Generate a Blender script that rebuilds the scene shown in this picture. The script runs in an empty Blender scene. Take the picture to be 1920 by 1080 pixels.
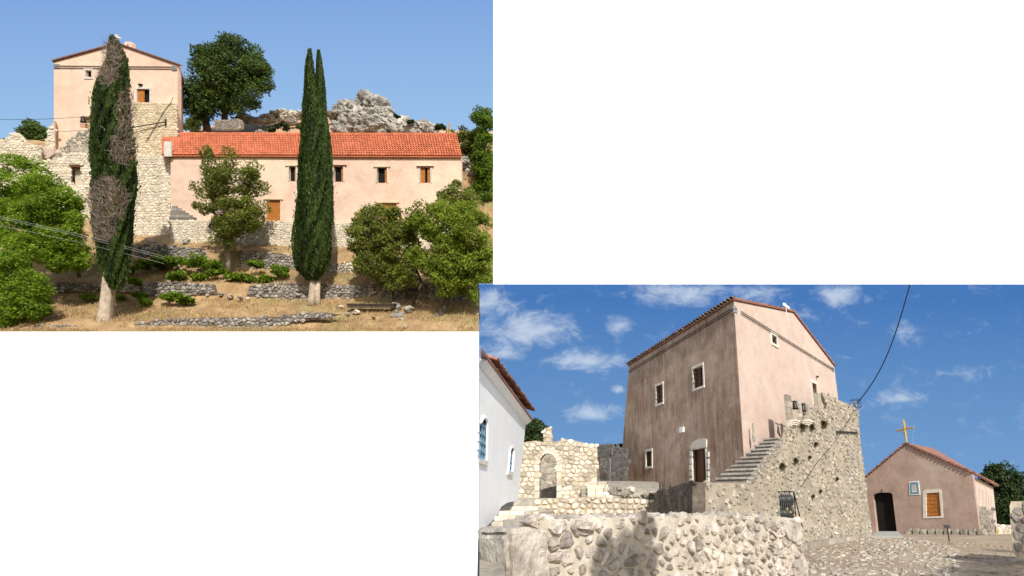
import bpy, math, random
import numpy as np
from mathutils import Vector, Matrix, noise as mnoise
from mathutils.geometry import delaunay_2d_cdt

sc = bpy.context.scene
col = sc.collection
rng = random.Random(7)

# ------------------------------------------------------------------ camera, sky light, sun, exposure
FOC, PX, PY = 1050.0, 1190.0, 560.0          # focal length and principal point, in pixels of a 1920x1080 frame
PITCH = math.atan(380 / 1050)
cp, sp = math.cos(PITCH), math.sin(PITCH)
RT, FW, UPV = Vector((1, 0, 0)), Vector((0, cp, sp)), Vector((0, -sp, cp))
cam = bpy.data.cameras.new('camera'); cam_o = bpy.data.objects.new('camera', cam); col.objects.link(cam_o)
cam.sensor_width = 36; cam.lens = 36 * FOC / 1920
cam.shift_x = -(PX - 960) / 1920; cam.shift_y = (PY - 540) / 1920
cam.clip_start = .1; cam.clip_end = 9000
cam_o.rotation_euler = (math.pi / 2 + PITCH, 0, 0)
sc.camera = cam_o

SUN_B, SUN_E = math.radians(162), math.radians(31)
world = bpy.data.worlds.new('World'); sc.world = world; world.use_nodes = True
wn = world.node_tree.nodes; wl = world.node_tree.links
skyn = wn.new('ShaderNodeTexSky'); skyn.sky_type = 'NISHITA'; skyn.sun_disc = False
skyn.sun_elevation = SUN_E; skyn.sun_rotation = SUN_B
wl.new(skyn.outputs[0], wn['Background'].inputs[0]); wn['Background'].inputs[1].default_value = .13
sun = bpy.data.lights.new('sun', 'SUN'); sun.energy = 4.6; sun.angle = math.radians(.5); sun.color = (1, .95, .87)
sun_o = bpy.data.objects.new('sun', sun); col.objects.link(sun_o)
sdir = Vector((math.sin(SUN_B) * math.cos(SUN_E), math.cos(SUN_B) * math.cos(SUN_E), math.sin(SUN_E)))
sun_o.rotation_euler = (-sdir).to_track_quat('-Z', 'Y').to_euler()
sc.view_settings.view_transform = 'Standard'; sc.view_settings.look = 'None'
sc.view_settings.gamma = 1; sc.view_settings.exposure = .12
sc.render.engine = 'CYCLES'
sc.cycles.max_bounces = 6; sc.cycles.transparent_max_bounces = 8
sc.cycles.use_denoising = True

# ------------------------------------------------------------------ placing
def ray(px, py): return RT * ((px - PX) / FOC) + FW + UPV * ((PY - py) / FOC)
def H(px, py, D): return ray(px, py) * D                 # hill model: distance D
def W(px, py, Y):                                        # courtyard: ground distance Y
    r = ray(px, py); return r * (Y / r.y)
def WZ(px, py, z):
    r = ray(px, py); return r * (z / r.z)
def proj_np(P):
    x = P[:, 0]; d = P[:, 1] * cp + P[:, 2] * sp; z = -P[:, 1] * sp + P[:, 2] * cp
    return PX + FOC * x / d, PY - FOC * z / d
def H_np(px, py, D):
    a = (px - PX) / FOC * D; b = (PY - py) / FOC * D
    return np.stack([a, D * cp - b * sp, D * sp + b * cp], 1)

class Fr:
    """a plane with its own axes: U along, V up, N out of the face"""
    def __init__(s, O, U, V, N): s.O, s.U, s.V, s.N = O, U.normalized(), V.normalized(), N.normalized()
    def uv(s, px, py):
        r = ray(px, py); p = r * (s.O.dot(s.N) / r.dot(s.N)) - s.O
        return (p.dot(s.U), p.dot(s.V))
    def P(s, u, v, d=0): return s.O + s.U * u + s.V * v + s.N * d
    def poly(s, pts): return [s.uv(*p) for p in pts]
    def rect(s, *pts):
        q = s.poly(pts)
        us = sorted(a[0] for a in q); vs = sorted(a[1] for a in q)
        if len(q) == 2: return (us[0], vs[0], us[1], vs[1])
        return ((us[0] + us[1]) / 2, (vs[0] + vs[1]) / 2, (us[2] + us[3]) / 2, (vs[2] + vs[3]) / 2)
def hillfr(D): return Fr(FW * D, RT, UPV, -FW)
def rpoly(r): return [(r[0], r[1]), (r[2], r[1]), (r[2], r[3]), (r[0], r[3])]
def inside(p, poly):
    x, y = p; c = False; j = len(poly) - 1
    for i in range(len(poly)):
        xi, yi = poly[i]; xj, yj = poly[j]
        if (yi > y) != (yj > y) and x < (xj - xi) * (y - yi) / (yj - yi) + xi: c = not c
        j = i
    return c

# ------------------------------------------------------------------ materials
def mat(name, c1, c2=None, scale=3.0, bump=.3, rough=.9, bscale=None, tone=.25, c3=None, streak=0, mott=0, detail=6, metal=0, spec=.25, bdist=.03):
    m = bpy.data.materials.new(name); m.use_nodes = True
    n, l = m.node_tree.nodes, m.node_tree.links
    b = n['Principled BSDF']; b.inputs['Roughness'].default_value = rough
    b.inputs['Metallic'].default_value = metal; b.inputs['Specular IOR Level'].default_value = spec
    g = n.new('ShaderNodeNewGeometry')
    def nz(sc_, vec=None, det=detail, ro=.6):
        t = n.new('ShaderNodeTexNoise'); t.inputs['Scale'].default_value = sc_; t.inputs['Detail'].default_value = det; t.inputs['Roughness'].default_value = ro
        l.new(vec or g.outputs['Position'], t.inputs['Vector']); return t.outputs['Fac']
    def ramp(fac, stops):
        r = n.new('ShaderNodeValToRGB'); e = r.color_ramp.elements
        while len(e) < len(stops): e.new(.5)
        for i, (p, cc) in enumerate(stops): e[i].position = p; e[i].color = (*cc, 1)
        l.new(fac, r.inputs[0]); return r.outputs[0]
    def mix(fac, a, bb, mode='MIX'):
        x = n.new('ShaderNodeMix'); x.data_type = 'RGBA'; x.blend_type = mode
        if isinstance(fac, float): x.inputs[0].default_value = fac
        else: l.new(fac, x.inputs[0])
        for k, v in ((6, a), (7, bb)):
            if isinstance(v, tuple): x.inputs[k].default_value = (*v, 1)
            else: l.new(v, x.inputs[k])
        return x.outputs[2]
    c2 = c2 or tuple(v * .75 for v in c1)
    out = ramp(nz(scale), [(.32, c2), (.66, c1)])
    if c3:
        out = mix(ramp(nz(scale * .35), [(.5, (0, 0, 0)), (.7, (1, 1, 1))]), out, c3)
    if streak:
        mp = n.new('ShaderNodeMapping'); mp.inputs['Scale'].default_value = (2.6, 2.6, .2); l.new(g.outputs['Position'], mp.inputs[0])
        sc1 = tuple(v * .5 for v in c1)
        s1 = ramp(nz(1.6, mp.outputs[0], 7, .72), [(.38, (.22, .22, .22)), (.62, (1, 1, 1))])  # vertical streaks painted for the shadows of the eave tile ends
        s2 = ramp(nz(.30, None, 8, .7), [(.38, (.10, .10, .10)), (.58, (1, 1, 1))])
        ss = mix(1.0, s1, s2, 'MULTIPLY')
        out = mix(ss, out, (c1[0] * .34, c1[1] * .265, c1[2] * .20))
    if mott:
        out = mix(float(mott), out, ramp(nz(7, None, 9, .75), [(.3, (.45, .45, .45)), (.62, (1.15, 1.15, 1.15))]), 'MULTIPLY')
        out = mix(float(mott) * .7, out, ramp(nz(1.1, None, 9, .8), [(.42, (.5, .47, .45)), (.55, (1.1, 1.1, 1.1))]), 'MULTIPLY')
    at = n.new('ShaderNodeAttribute'); at.attribute_name = 'tone'
    ma = n.new('ShaderNodeMath'); ma.operation = 'MULTIPLY_ADD'; ma.inputs[1].default_value = tone; ma.inputs[2].default_value = 1
    l.new(at.outputs['Fac'], ma.inputs[0])
    hs = n.new('ShaderNodeHueSaturation'); l.new(ma.outputs[0], hs.inputs['Value']); l.new(out, hs.inputs['Color'])
    l.new(hs.outputs[0], b.inputs['Base Color'])
    if bump:
        bm = n.new('ShaderNodeBump'); bm.inputs['Strength'].default_value = bump; bm.inputs['Distance'].default_value = bdist
        l.new(nz(bscale or scale * 4, None, 8), bm.inputs['Height']); l.new(bm.outputs[0], b.inputs['Normal'])
    return m

def leafmat(name, dark, light, trans=.3):
    m = bpy.data.materials.new(name); m.use_nodes = True
    n, l = m.node_tree.nodes, m.node_tree.links
    b = n['Principled BSDF']; b.inputs['Roughness'].default_value = .55; b.inputs['Specular IOR Level'].default_value = .25
    at = n.new('ShaderNodeAttribute'); at.attribute_name = 'tone'
    r = n.new('ShaderNodeValToRGB'); r.color_ramp.elements[0].color = (*dark, 1); r.color_ramp.elements[1].color = (*light, 1)
    mr = n.new('ShaderNodeMapRange'); mr.inputs[1].default_value = -1; l.new(at.outputs['Fac'], mr.inputs[0])
    l.new(mr.outputs[0], r.inputs[0]); l.new(r.outputs[0], b.inputs['Base Color'])
    t = n.new('ShaderNodeBsdfTranslucent'); l.new(r.outputs[0], t.inputs[0])
    x = n.new('ShaderNodeMixShader'); x.inputs[0].default_value = trans
    l.new(b.outputs[0], x.inputs[1]); l.new(t.outputs[0], x.inputs[2]); l.new(x.outputs[0], n['Material Output'].inputs[0])
    return m

M = dict(
    white=mat('white_paint_board', (.93, .93, .93), (.92, .92, .92), bump=0),
    pink=mat('pale_pink_plaster', (.83, .61, .48), (.72, .50, .38), .55, .4, bscale=4, c3=(.84, .66, .50), mott=.16),
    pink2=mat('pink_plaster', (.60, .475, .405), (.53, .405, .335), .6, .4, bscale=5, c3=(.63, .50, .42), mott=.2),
    pinkst=mat('stained_shade_streak_plaster', (.62, .465, .36), (.46, .33, .245), 1.3, .5, bscale=6, streak=.7, c3=(.58, .46, .38), mott=.3),
    pinkch=mat('shaded_pink_plaster', (.49, .36, .30), (.39, .28, .225), .7, .35, bscale=6, c3=(.52, .41, .35), mott=.3),
    lime=mat('whitewash', (.86, .88, .90), (.80, .82, .85), 1.0, .35, bscale=5, tone=.05),
    trim=mat('white_stone_trim', (.72, .68, .60), (.58, .54, .47), 3, .35),
    stoneL=mat('pale_limestone', (.68, .605, .49), (.44, .37, .28), 2.4, .7, tone=.34, c3=(.60, .55, .47)),
    stoneH=mat('cream_rubble', (.76, .68, .545), (.58, .50, .38), 2.0, .6, tone=.2, c3=(.70, .635, .53)),
    stoneW=mat('whitish_boulder', (.60, .555, .49), (.34, .30, .255), 2.2, 1.0, tone=.2, bscale=7, bdist=.07, mott=.45),
    stoneY=mat('ochre_limestone', (.72, .60, .42), (.54, .44, .29), 2.0, .6, tone=.2),
    stoneG=mat('grey_fieldstone', (.36, .33, .29), (.2, .18, .16), 3, .7, tone=.45),
    stoneF=mat('wall_stone', (.66, .60, .53), (.30, .26, .225), 4.5, 1.0, tone=.36, c3=(.60, .52, .43), bscale=12, bdist=.07, mott=.5),
    stoneS=mat('stair_wall_stone', (.50, .45, .37), (.28, .25, .20), 3, .8, tone=.35, c3=(.40, .37, .32), mott=.35),
    stoneD=mat('weathered_shaded_dark_stone', (.17, .14, .11), (.07, .06, .05), 4, .8, tone=.3, c3=(.26, .22, .17)),
    stoneK=mat('shaded_weathered_grey_stone', (.30, .27, .24), (.16, .145, .13), 4, .7, tone=.3),  # darker grey: shade of the ruin by the tower, weathering of stair risers
    mortar=mat('mortar', (.56, .51, .43), (.42, .375, .30), 4, .6, bscale=20, c3=(.61, .565, .48), mott=.3),
    mortarS=mat('old_mortar', (.47, .41, .32), (.30, .26, .20), .8, .8, bscale=10, c3=(.36, .33, .28), mott=.4),
    mortarG=mat('earth_joint', (.16, .13, .10), (.09, .07, .06), 4, .5),
    mortarH=mat('hill_mortar', (.64, .565, .445), (.50, .43, .33), 3, .6, bscale=14),
    mortarL=mat('pale_mortar', (.46, .39, .29), (.28, .23, .165), 3, .6, bscale=14),
    tile=mat('red_clay_tile', (.64, .20, .10), (.50, .15, .075), .5, .25, tone=.26, mott=.12),
    tileO=mat('old_clay_tile', (.36, .17, .12), (.20, .10, .08), 5, .5, tone=.5),
    tileP=mat('pale_old_tile', (.46, .36, .29), (.26, .20, .16), 5, .5, tone=.4),
    wood=mat('varnished_wood', (.50, .20, .045), (.36, .13, .03), 6, .2, rough=.55, tone=.2),
    woodD=mat('brown_wood', (.16, .07, .035), (.09, .04, .02), 6, .25, rough=.6, tone=.2),
    dark=mat('dark_interior', (.012, .010, .009), (.008, .007, .006), 2, 0),
    iron=mat('dark_iron', (.035, .033, .032), (.02, .02, .02), 8, .2, rough=.55, metal=.4),
    steel=mat('galvanised_steel', (.42, .43, .44), (.30, .31, .32), 5, .1, rough=.5, metal=.6),
    bronze=mat('bell_bronze', (.05, .048, .04), (.03, .03, .026), 6, .1, rough=.45, metal=.7),
    blue=mat('blue_paint', (.15, .29, .42), (.10, .21, .32), 8, .1, rough=.5),
    paper=mat('white_enamel', (.80, .79, .74), (.74, .73, .68), 8, 0, rough=.4),
    yellow=mat('yellow_painted_wood', (.52, .34, .045), (.42, .27, .04), 6, .15, rough=.5),
    bark=mat('grey_bark', (.34, .28, .22), (.16, .125, .095), 5, .8, tone=.2),
    barkP=mat('pale_fibrous_bark', (.56, .47, .37), (.34, .27, .20), 3, .9, tone=.2, bscale=9),
    barkD=mat('dark_bark', (.10, .075, .055), (.05, .04, .03), 5, .8),
    dryg=mat('dry_grass_ground', (.47, .32, .165), (.27, .165, .085), .8, .8, bscale=6, c3=(.27, .24, .10), bdist=.1, mott=.4),
    hillm=mat('hill_earth', (.50, .35, .22), (.36, .22, .13), .5, .6, bscale=4, c3=(.42, .38, .32), bdist=.15),
    rock=mat('karst_rock', (.52, .49, .44), (.20, .19, .175), .9, 1.0, tone=.2, bscale=2.5, bdist=.35, c3=(.60, .55, .47)),
    yard=mat('courtyard_earth', (.44, .35, .245), (.31, .24, .165), .9, .9, bscale=7, c3=(.47, .40, .31), mott=.4, bdist=.06),
    pave=mat('paving_stone', (.52, .47, .40), (.34, .30, .245), 3, .7, tone=.3, mott=.35),
    slab=mat('concrete_slab', (.40, .40, .36), (.34, .34, .31), 2, .3),
    rubber=mat('black_plastic', (.03, .034, .036), (.018, .02, .022), 6, .3, rough=.4),
    lamp=mat('cable_black', (.02, .02, .02), (.015, .015, .015), 5, 0),
    cable=mat('aluminium_cable', (.55, .55, .56), (.45, .45, .46), 5, 0, rough=.5),
    twig=mat('dead_twig', (.27, .215, .175), (.16, .125, .10), 4, 0, tone=.4),
    rust=mat('rust_brown_leaf', (.27, .15, .07), (.15, .085, .045), 4, 0, tone=.35),
    cyp=leafmat('cypress_green', (.009, .020, .006), (.068, .112, .018), .1),
    oak=leafmat('oak_green', (.018, .045, .010), (.14, .21, .04), .3),
    olive=leafmat('olive_green', (.035, .055, .014), (.27, .31, .05), .45),
    bright=leafmat('bright_green', (.04, .085, .010), (.29, .44, .03), .48),
    lime_l=leafmat('light_green', (.05, .08, .012), (.33, .42, .045), .48),
    pinel=leafmat('pine_green', (.012, .028, .008), (.05, .085, .022), .15),
    dryleaf=leafmat('dry_grass', (.24, .16, .07), (.56, .43, .22), .3),
    tuft=leafmat('wall_tuft', (.05, .045, .02), (.20, .17, .07), .2),
)

# ------------------------------------------------------------------ mesh building
class MB:
    def __init__(s): s.v, s.f, s.t = [], [], []
    def add(s, vs, fs, tone=0.0):
        o = len(s.v); s.v += [tuple(p) for p in vs]; s.f += [tuple(i + o for i in q) for q in fs]; s.t += [tone] * len(vs)
    def hexa(s, a, tone=0.0):   # a: bottom 4 then top 4
        s.add(a, [(0, 1, 2, 3), (4, 7, 6, 5), (0, 4, 5, 1), (1, 5, 6, 2), (2, 6, 7, 3), (3, 7, 4, 0)], tone)
    def fbox(s, fr, u0, v0, u1, v1, d0, d1, tone=0.0):
        s.hexa([fr.P(u0, v0, d0), fr.P(u1, v0, d0), fr.P(u1, v1, d0), fr.P(u0, v1, d0),
                fr.P(u0, v0, d1), fr.P(u1, v0, d1), fr.P(u1, v1, d1), fr.P(u0, v1, d1)], tone)
    def tube(s, pts, rad, n=7, tone=0.0, cap=True, flute=0, seed=0):
        rings = []; k = len(pts); rr = random.Random(seed)
        ph = [rr.uniform(-1, 1) for _ in range(n)]
        for i, p in enumerate(pts):
            p = Vector(p); d = (Vector(pts[min(i + 1, k - 1)]) - Vector(pts[max(i - 1, 0)]))
            d = d.normalized() if d.length > 1e-9 else Vector((0, 0, 1))
            a = d.cross(Vector((.31, .2, .93))); a = a.normalized() if a.length > 1e-3 else d.cross(Vector((1, 0, 0))).normalized()
            b = d.cross(a); r = rad[i] if isinstance(rad, (list, tuple)) else rad
            rings.append([p + (a * math.cos(2 * math.pi * j / n) + b * math.sin(2 * math.pi * j / n)) * r * (1 + flute * ph[j]) for j in range(n)])
        vs = [q for rg in rings for q in rg]; fs = []
        for i in range(k - 1):
            for j in range(n): fs.append((i * n + j, i * n + (j + 1) % n, (i + 1) * n + (j + 1) % n, (i + 1) * n + j))
        if cap: fs += [tuple(range(n))[::-1], tuple(range((k - 1) * n, k * n))]
        s.add(vs, fs, tone)
    def slab(s, fr, outer, holes=(), thick=.3, ext=None, d=0.0, tone=0.0):
        ext = ext if ext is not None else -fr.N
        pts, ed = [], []
        for lp in [outer] + list(holes):
            o = len(pts); pts += [Vector(p) for p in lp]; ed += [(o + i, o + (i + 1) % len(lp)) for i in range(len(lp))]
        V2, _, F2, *_r = delaunay_2d_cdt(pts, ed, [], 0, 1e-6)
        keep = []
        for t in F2:
            c_ = (sum(V2[i].x for i in t) / len(t), sum(V2[i].y for i in t) / len(t))
            if inside(c_, outer) and not any(inside(c_, h) for h in holes): keep.append(t)
        n = len(V2); fr_v = [fr.P(p.x, p.y, d) for p in V2]
        vs = fr_v + [p + ext * thick for p in fr_v]
        cnt = {}
        for t in keep:
            for i in range(len(t)):
                e = (t[i], t[(i + 1) % len(t)]); k_ = tuple(sorted(e)); cnt[k_] = None if k_ in cnt else e
        fs = [tuple(t) for t in keep] + [tuple(i + n for i in t[::-1]) for t in keep]
        fs += [(e[0], e[0] + n, e[1] + n, e[1]) for e in cnt.values() if e]
        s.add(vs, fs, tone)
    def build(s, name, m, parent=None, smooth=False, kind=None, origin=None):
        me = bpy.data.meshes.new(name)
        vs = s.v
        if origin is not None: vs = [(p[0] - origin[0], p[1] - origin[1], p[2] - origin[2]) for p in vs]
        me.from_pydata(vs, [], s.f); me.update()
        if any(s.t):
            a = me.attributes.new('tone', 'FLOAT', 'POINT'); a.data.foreach_set('value', s.t)
        me.materials.append(M[m])
        if smooth: me.polygons.foreach_set('use_smooth', [True] * len(me.polygons))
        o = bpy.data.objects.new(name, me); col.objects.link(o)
        if origin is not None: o.location = origin
        put(o, parent)
        if kind: o['kind'] = kind
        return o
def put(o, parent):
    if parent is None: return
    o.parent = parent
    if parent.type == 'EMPTY': o.matrix_parent_inverse = Matrix.Translation(-parent.location)
def tag(o, label, cat, group=None):
    o['label'] = label; o['category'] = cat
    if group: o['group'] = group
    return o
def thing(name, label, cat, loc, group=None):
    o = bpy.data.objects.new(name, None); col.objects.link(o); o.location = loc; o.empty_display_size = .5
    return tag(o, label, cat, group)

def leaves(name, C, A, B, tone, m, parent=None, kind=None):
    n = len(C)
    v = np.empty((n, 4, 3)); v[:, 0] = C - A; v[:, 1] = C + B; v[:, 2] = C + A; v[:, 3] = C - B
    me = bpy.data.meshes.new(name); me.vertices.add(4 * n); me.loops.add(4 * n); me.polygons.add(n)
    me.vertices.foreach_set('co', v.ravel()); me.loops.foreach_set('vertex_index', np.arange(4 * n, dtype=np.int32))
    me.polygons.foreach_set('loop_start', np.arange(0, 4 * n, 4, dtype=np.int32))
    me.update(calc_edges=True)
    a = me.attributes.new('tone', 'FLOAT', 'POINT'); a.data.foreach_set('value', np.repeat(np.clip(tone, -1, 1), 4).astype(np.float32))
    me.materials.append(M[m]); o = bpy.data.objects.new(name, me); col.objects.link(o); put(o, parent)
    if kind: o['kind'] = kind
    return o

# ---- irregular stones fitted together on a plane
def clip_half(poly, m, n):
    out = []; k = len(poly)
    for i in range(k):
        a, b = poly[i], poly[(i + 1) % k]
        da = (a[0] - m[0]) * n[0] + (a[1] - m[1]) * n[1]; db = (b[0] - m[0]) * n[0] + (b[1] - m[1]) * n[1]
        if da <= 0: out.append(a)
        if da * db < 0:
            t = da / (da - db); out.append((a[0] + (b[0] - a[0]) * t, a[1] + (b[1] - a[1]) * t))
    return out
def cells(poly, size, seed, holes=(), aspect=1.35, jit=.42, clip=None):
    r = random.Random(seed); su, sv = size * aspect, size
    u0 = min(p[0] for p in poly); u1 = max(p[0] for p in poly); v0 = min(p[1] for p in poly); v1 = max(p[1] for p in poly)
    nu, nv = int((u1 - u0) / su) + 3, int((v1 - v0) / sv) + 3
    G = {}
    for j in range(-1, nv):
        for i in range(-1, nu):
            G[i, j] = (u0 + (i + .5 * (j % 2) + r.uniform(-jit, jit)) * su, v0 + (j + .5 + r.uniform(-jit, jit) * .8) * sv)
    out = []
    for (i, j), p in G.items():
        if not inside(p, poly) or any(inside(p, h) for h in holes): continue
        c = [(p[0] - su * 1.6, p[1] - sv * 1.6), (p[0] + su * 1.6, p[1] - sv * 1.6), (p[0] + su * 1.6, p[1] + sv * 1.6), (p[0] - su * 1.6, p[1] + sv * 1.6)]
        for dj in (-2, -1, 0, 1, 2):
            for di in (-2, -1, 0, 1, 2):
                q = G.get((i + di, j + dj))
                if q is None or q is p or q == p: continue
                n = ((q[0] - p[0]) / aspect ** 2, q[1] - p[1])
                c = clip_half(c, ((p[0] + q[0]) / 2, (p[1] + q[1]) / 2), n)
        if clip:
            for k in range(len(clip)):
                a, b = clip[k], clip[(k + 1) % len(clip)]
                c = clip_half(c, a, (b[1] - a[1], a[0] - b[0]))
                if len(c) < 3: break
        if len(c) >= 3: out.append(c)
    return out
def stone_mesh(mb, fr, c, gap, h, r, tone, d0=0.0, rough=.2):
    n = len(c); cx = sum(p[0] for p in c) / n; cy = sum(p[1] for p in c) / n
    rad = max(1e-3, sum(math.hypot(p[0] - cx, p[1] - cy) for p in c) / n); k = max(.25, 1 - gap / rad)
    ring = []
    for i in range(n):
        a, b = c[i], c[(i + 1) % n]
        if math.hypot(a[0] - b[0], a[1] - b[1]) < rad * .18: continue
        ct_ = r.uniform(.06, .26)
        for w_ in (ct_, 1 - ct_):
            j = k * (1 + r.uniform(-rough, rough * .35))
            ring.append((cx + (a[0] * (1 - w_) + b[0] * w_ - cx) * j, cy + (a[1] * (1 - w_) + b[1] * w_ - cy) * j))
    m = len(ring)
    if m < 4: return False
    tu, tv = r.uniform(-.35, .35) * h / rad, r.uniform(-.35, .35) * h / rad
    vs, fs = [], []
    fs_ = r.uniform(.66, .9)
    for (sc_, dd) in ((1.0, -.03), (.98, .55 * h), (fs_, .95 * h)):
        for p in ring:
            u, v = cx + (p[0] - cx) * sc_, cy + (p[1] - cy) * sc_
            vs.append(fr.P(u, v, d0 + dd + (0 if dd < 0 else (tu * (u - cx) + tv * (v - cy)) + r.uniform(-.28, .2) * h)))
    vs.append(fr.P(cx + r.uniform(-.3, .3) * rad, cy + r.uniform(-.3, .3) * rad, d0 + h * r.uniform(.85, 1.3)))
    for q in range(2):
        for i in range(m): fs.append((q * m + i, q * m + (i + 1) % m, (q + 1) * m + (i + 1) % m, (q + 1) * m + i))
    fs += [(2 * m + i, 2 * m + (i + 1) % m, 3 * m) for i in range(m)]
    mb.add(vs, fs, tone); return True
def area(c): return abs(sum(c[i][0] * c[(i + 1) % len(c)][1] - c[(i + 1) % len(c)][0] * c[i][1] for i in range(len(c)))) / 2
def stones(parent, fr, poly, size, m, seed, holes=(), gap=.02, h=(.03, .07), ind=0, aspect=1.35, clip=False, d0=0.0, keep=1.0, name='stone', shrink=(1, 1), jit=.42):
    r = random.Random(seed + 99)
    cs = cells(poly, size, seed, holes, aspect, clip=poly if clip else None, jit=jit)
    cs = [c for c in cs if r.random() < keep]
    cs.sort(key=area, reverse=True)
    rest = MB()
    for i, c in enumerate(cs):
        tone = r.uniform(-1, 1); hh = r.uniform(*h)
        s_ = r.uniform(*shrink)
        if s_ < 1:
            cx = sum(p[0] for p in c) / len(c); cy = sum(p[1] for p in c) / len(c)
            c = [(cx + (p[0] - cx) * s_, cy + (p[1] - cy) * s_) for p in c]
        if i < ind:
            mb = MB()
            if stone_mesh(mb, fr, c, gap, hh, r, tone, d0): mb.build(name, m, parent, origin=mb.v[-1])
        else: stone_mesh(rest, fr, c, gap, hh, r, tone, d0)
    if rest.v: rest.build('rubble_facing', m, parent, kind='stuff')

def window(parent, fr, r, fw=.12, depth=.28, fm='trim', pm='dark', proud=.045, name='window', shutters=(), sm='wood', lintel=0, sill=True, bars=0):
    u0, v0, u1, v1 = r; e = fw
    mb = MB()
    mb.fbox(fr, u0 - e, v0, u0, v1, -.02, proud, rng.uniform(-.5, .5)); mb.fbox(fr, u1, v0, u1 + e, v1, -.02, proud + .003, rng.uniform(-.5, .5))
    mb.fbox(fr, u0 - e - lintel, v1, u1 + e + lintel, v1 + e * 1.15, -.02, proud + .015)
    if sill: mb.fbox(fr, u0 - e, v0 - e, u1 + e, v0, -.02, proud + .02, .3)
    w = mb.build(name, fm, parent)
    p = MB(); p.fbox(fr, u0 - .22, v0 - .1, u1 + .22, v1 + .1, -depth - .03, -depth); p.build('pane', pm, w)
    for (a, b, dd) in shutters:
        s_ = MB(); ua, ub = u0 + (u1 - u0) * a, u0 + (u1 - u0) * b
        s_.fbox(fr, ua, v0 + .01, ub, v1 - .01, dd - .04, dd)
        s_.fbox(fr, ua + (ub - ua) * .12, v0 + (v1 - v0) * .08, ub - (ub - ua) * .12, v0 + (v1 - v0) * .46, dd - .01, dd + .012, -.3)
        s_.fbox(fr, ua + (ub - ua) * .12, v0 + (v1 - v0) * .54, ub - (ub - ua) * .12, v0 + (v1 - v0) * .92, dd - .01, dd + .012, -.2)
        s_.build('shutter', sm, w)
    if bars:
        b = MB()
        for k in range(bars):
            vv = v0 + (v1 - v0) * (k + 1) / (bars + 1); b.fbox(fr, u0 - e * .6, vv - .012, u1 + e * .6, vv + .012, proud + .02, proud + .045)
        b.build('iron_bar', 'iron', w)
    return w

def barrel_tiles(mb, base, along, up, nrm, nu, nv, wt, lt, rad, r, t0=0.0, sag=0.0, cut=None):
    """half-round tiles laid nu along the eave and nv courses up the slope"""
    for j in range(nv):
        for i in range(nu):
            o = base + along * (wt * (i + .5 + r.uniform(-.04, .04))) + up * (lt * j - .02) + nrm * (.02 + r.uniform(0, sag))
            if cut and proj_np(np.array([o - along * wt, o + up * lt - along * wt]))[0].min() < cut: continue
            vs = []
            for k, (rr, ll) in enumerate(((rad, 0), (rad * .82, lt * 1.12))):
                for a in range(5):
                    th = math.pi * a / 4
                    vs.append(o + along * (math.cos(th) * rr) + nrm * (math.sin(th) * rr * .8 + (0.026 if k == 0 else -.006)) + up * ll)
            vs2 = [p - nrm * .02 for p in vs[:5]]
            mb.add(vs + vs2, [(a, a + 1, a + 6, a + 5) for a in range(4)] + [(a + 10, a + 11, a + 1, a) for a in range(4)], t0 + r.uniform(-.8, .8))

def rock(name, c, rad, seed, m='rock', parent=None, flat=.75, sub=2):
    import bmesh
    bm = bmesh.new(); bmesh.ops.create_icosphere(bm, subdivisions=sub, radius=1)
    sd = Vector((seed * 3.7, seed * 1.3, seed * .7))
    for v in bm.verts:
        n1 = mnoise.noise(v.co * 1.1 + sd) * .6 + mnoise.noise(v.co * 2.7 + sd) * .3 - abs(mnoise.noise(v.co * 4.3 + sd)) * .3 + mnoise.noise(v.co * 9 + sd) * .1
        q = v.co * (1 + n1); q.z *= flat; v.co = Vector((q.x * rad, q.y * rad, q.z * rad))
    me = bpy.data.meshes.new(name); bm.to_mesh(me); bm.free(); me.materials.append(M[m])
    a = me.attributes.new('tone', 'FLOAT', 'POINT'); a.data.foreach_set('value', [random.Random(seed).uniform(-1, 1)] * len(me.vertices))
    o = bpy.data.objects.new(name, me); col.objects.link(o); o.location = c; put(o, parent)
    return o

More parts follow.
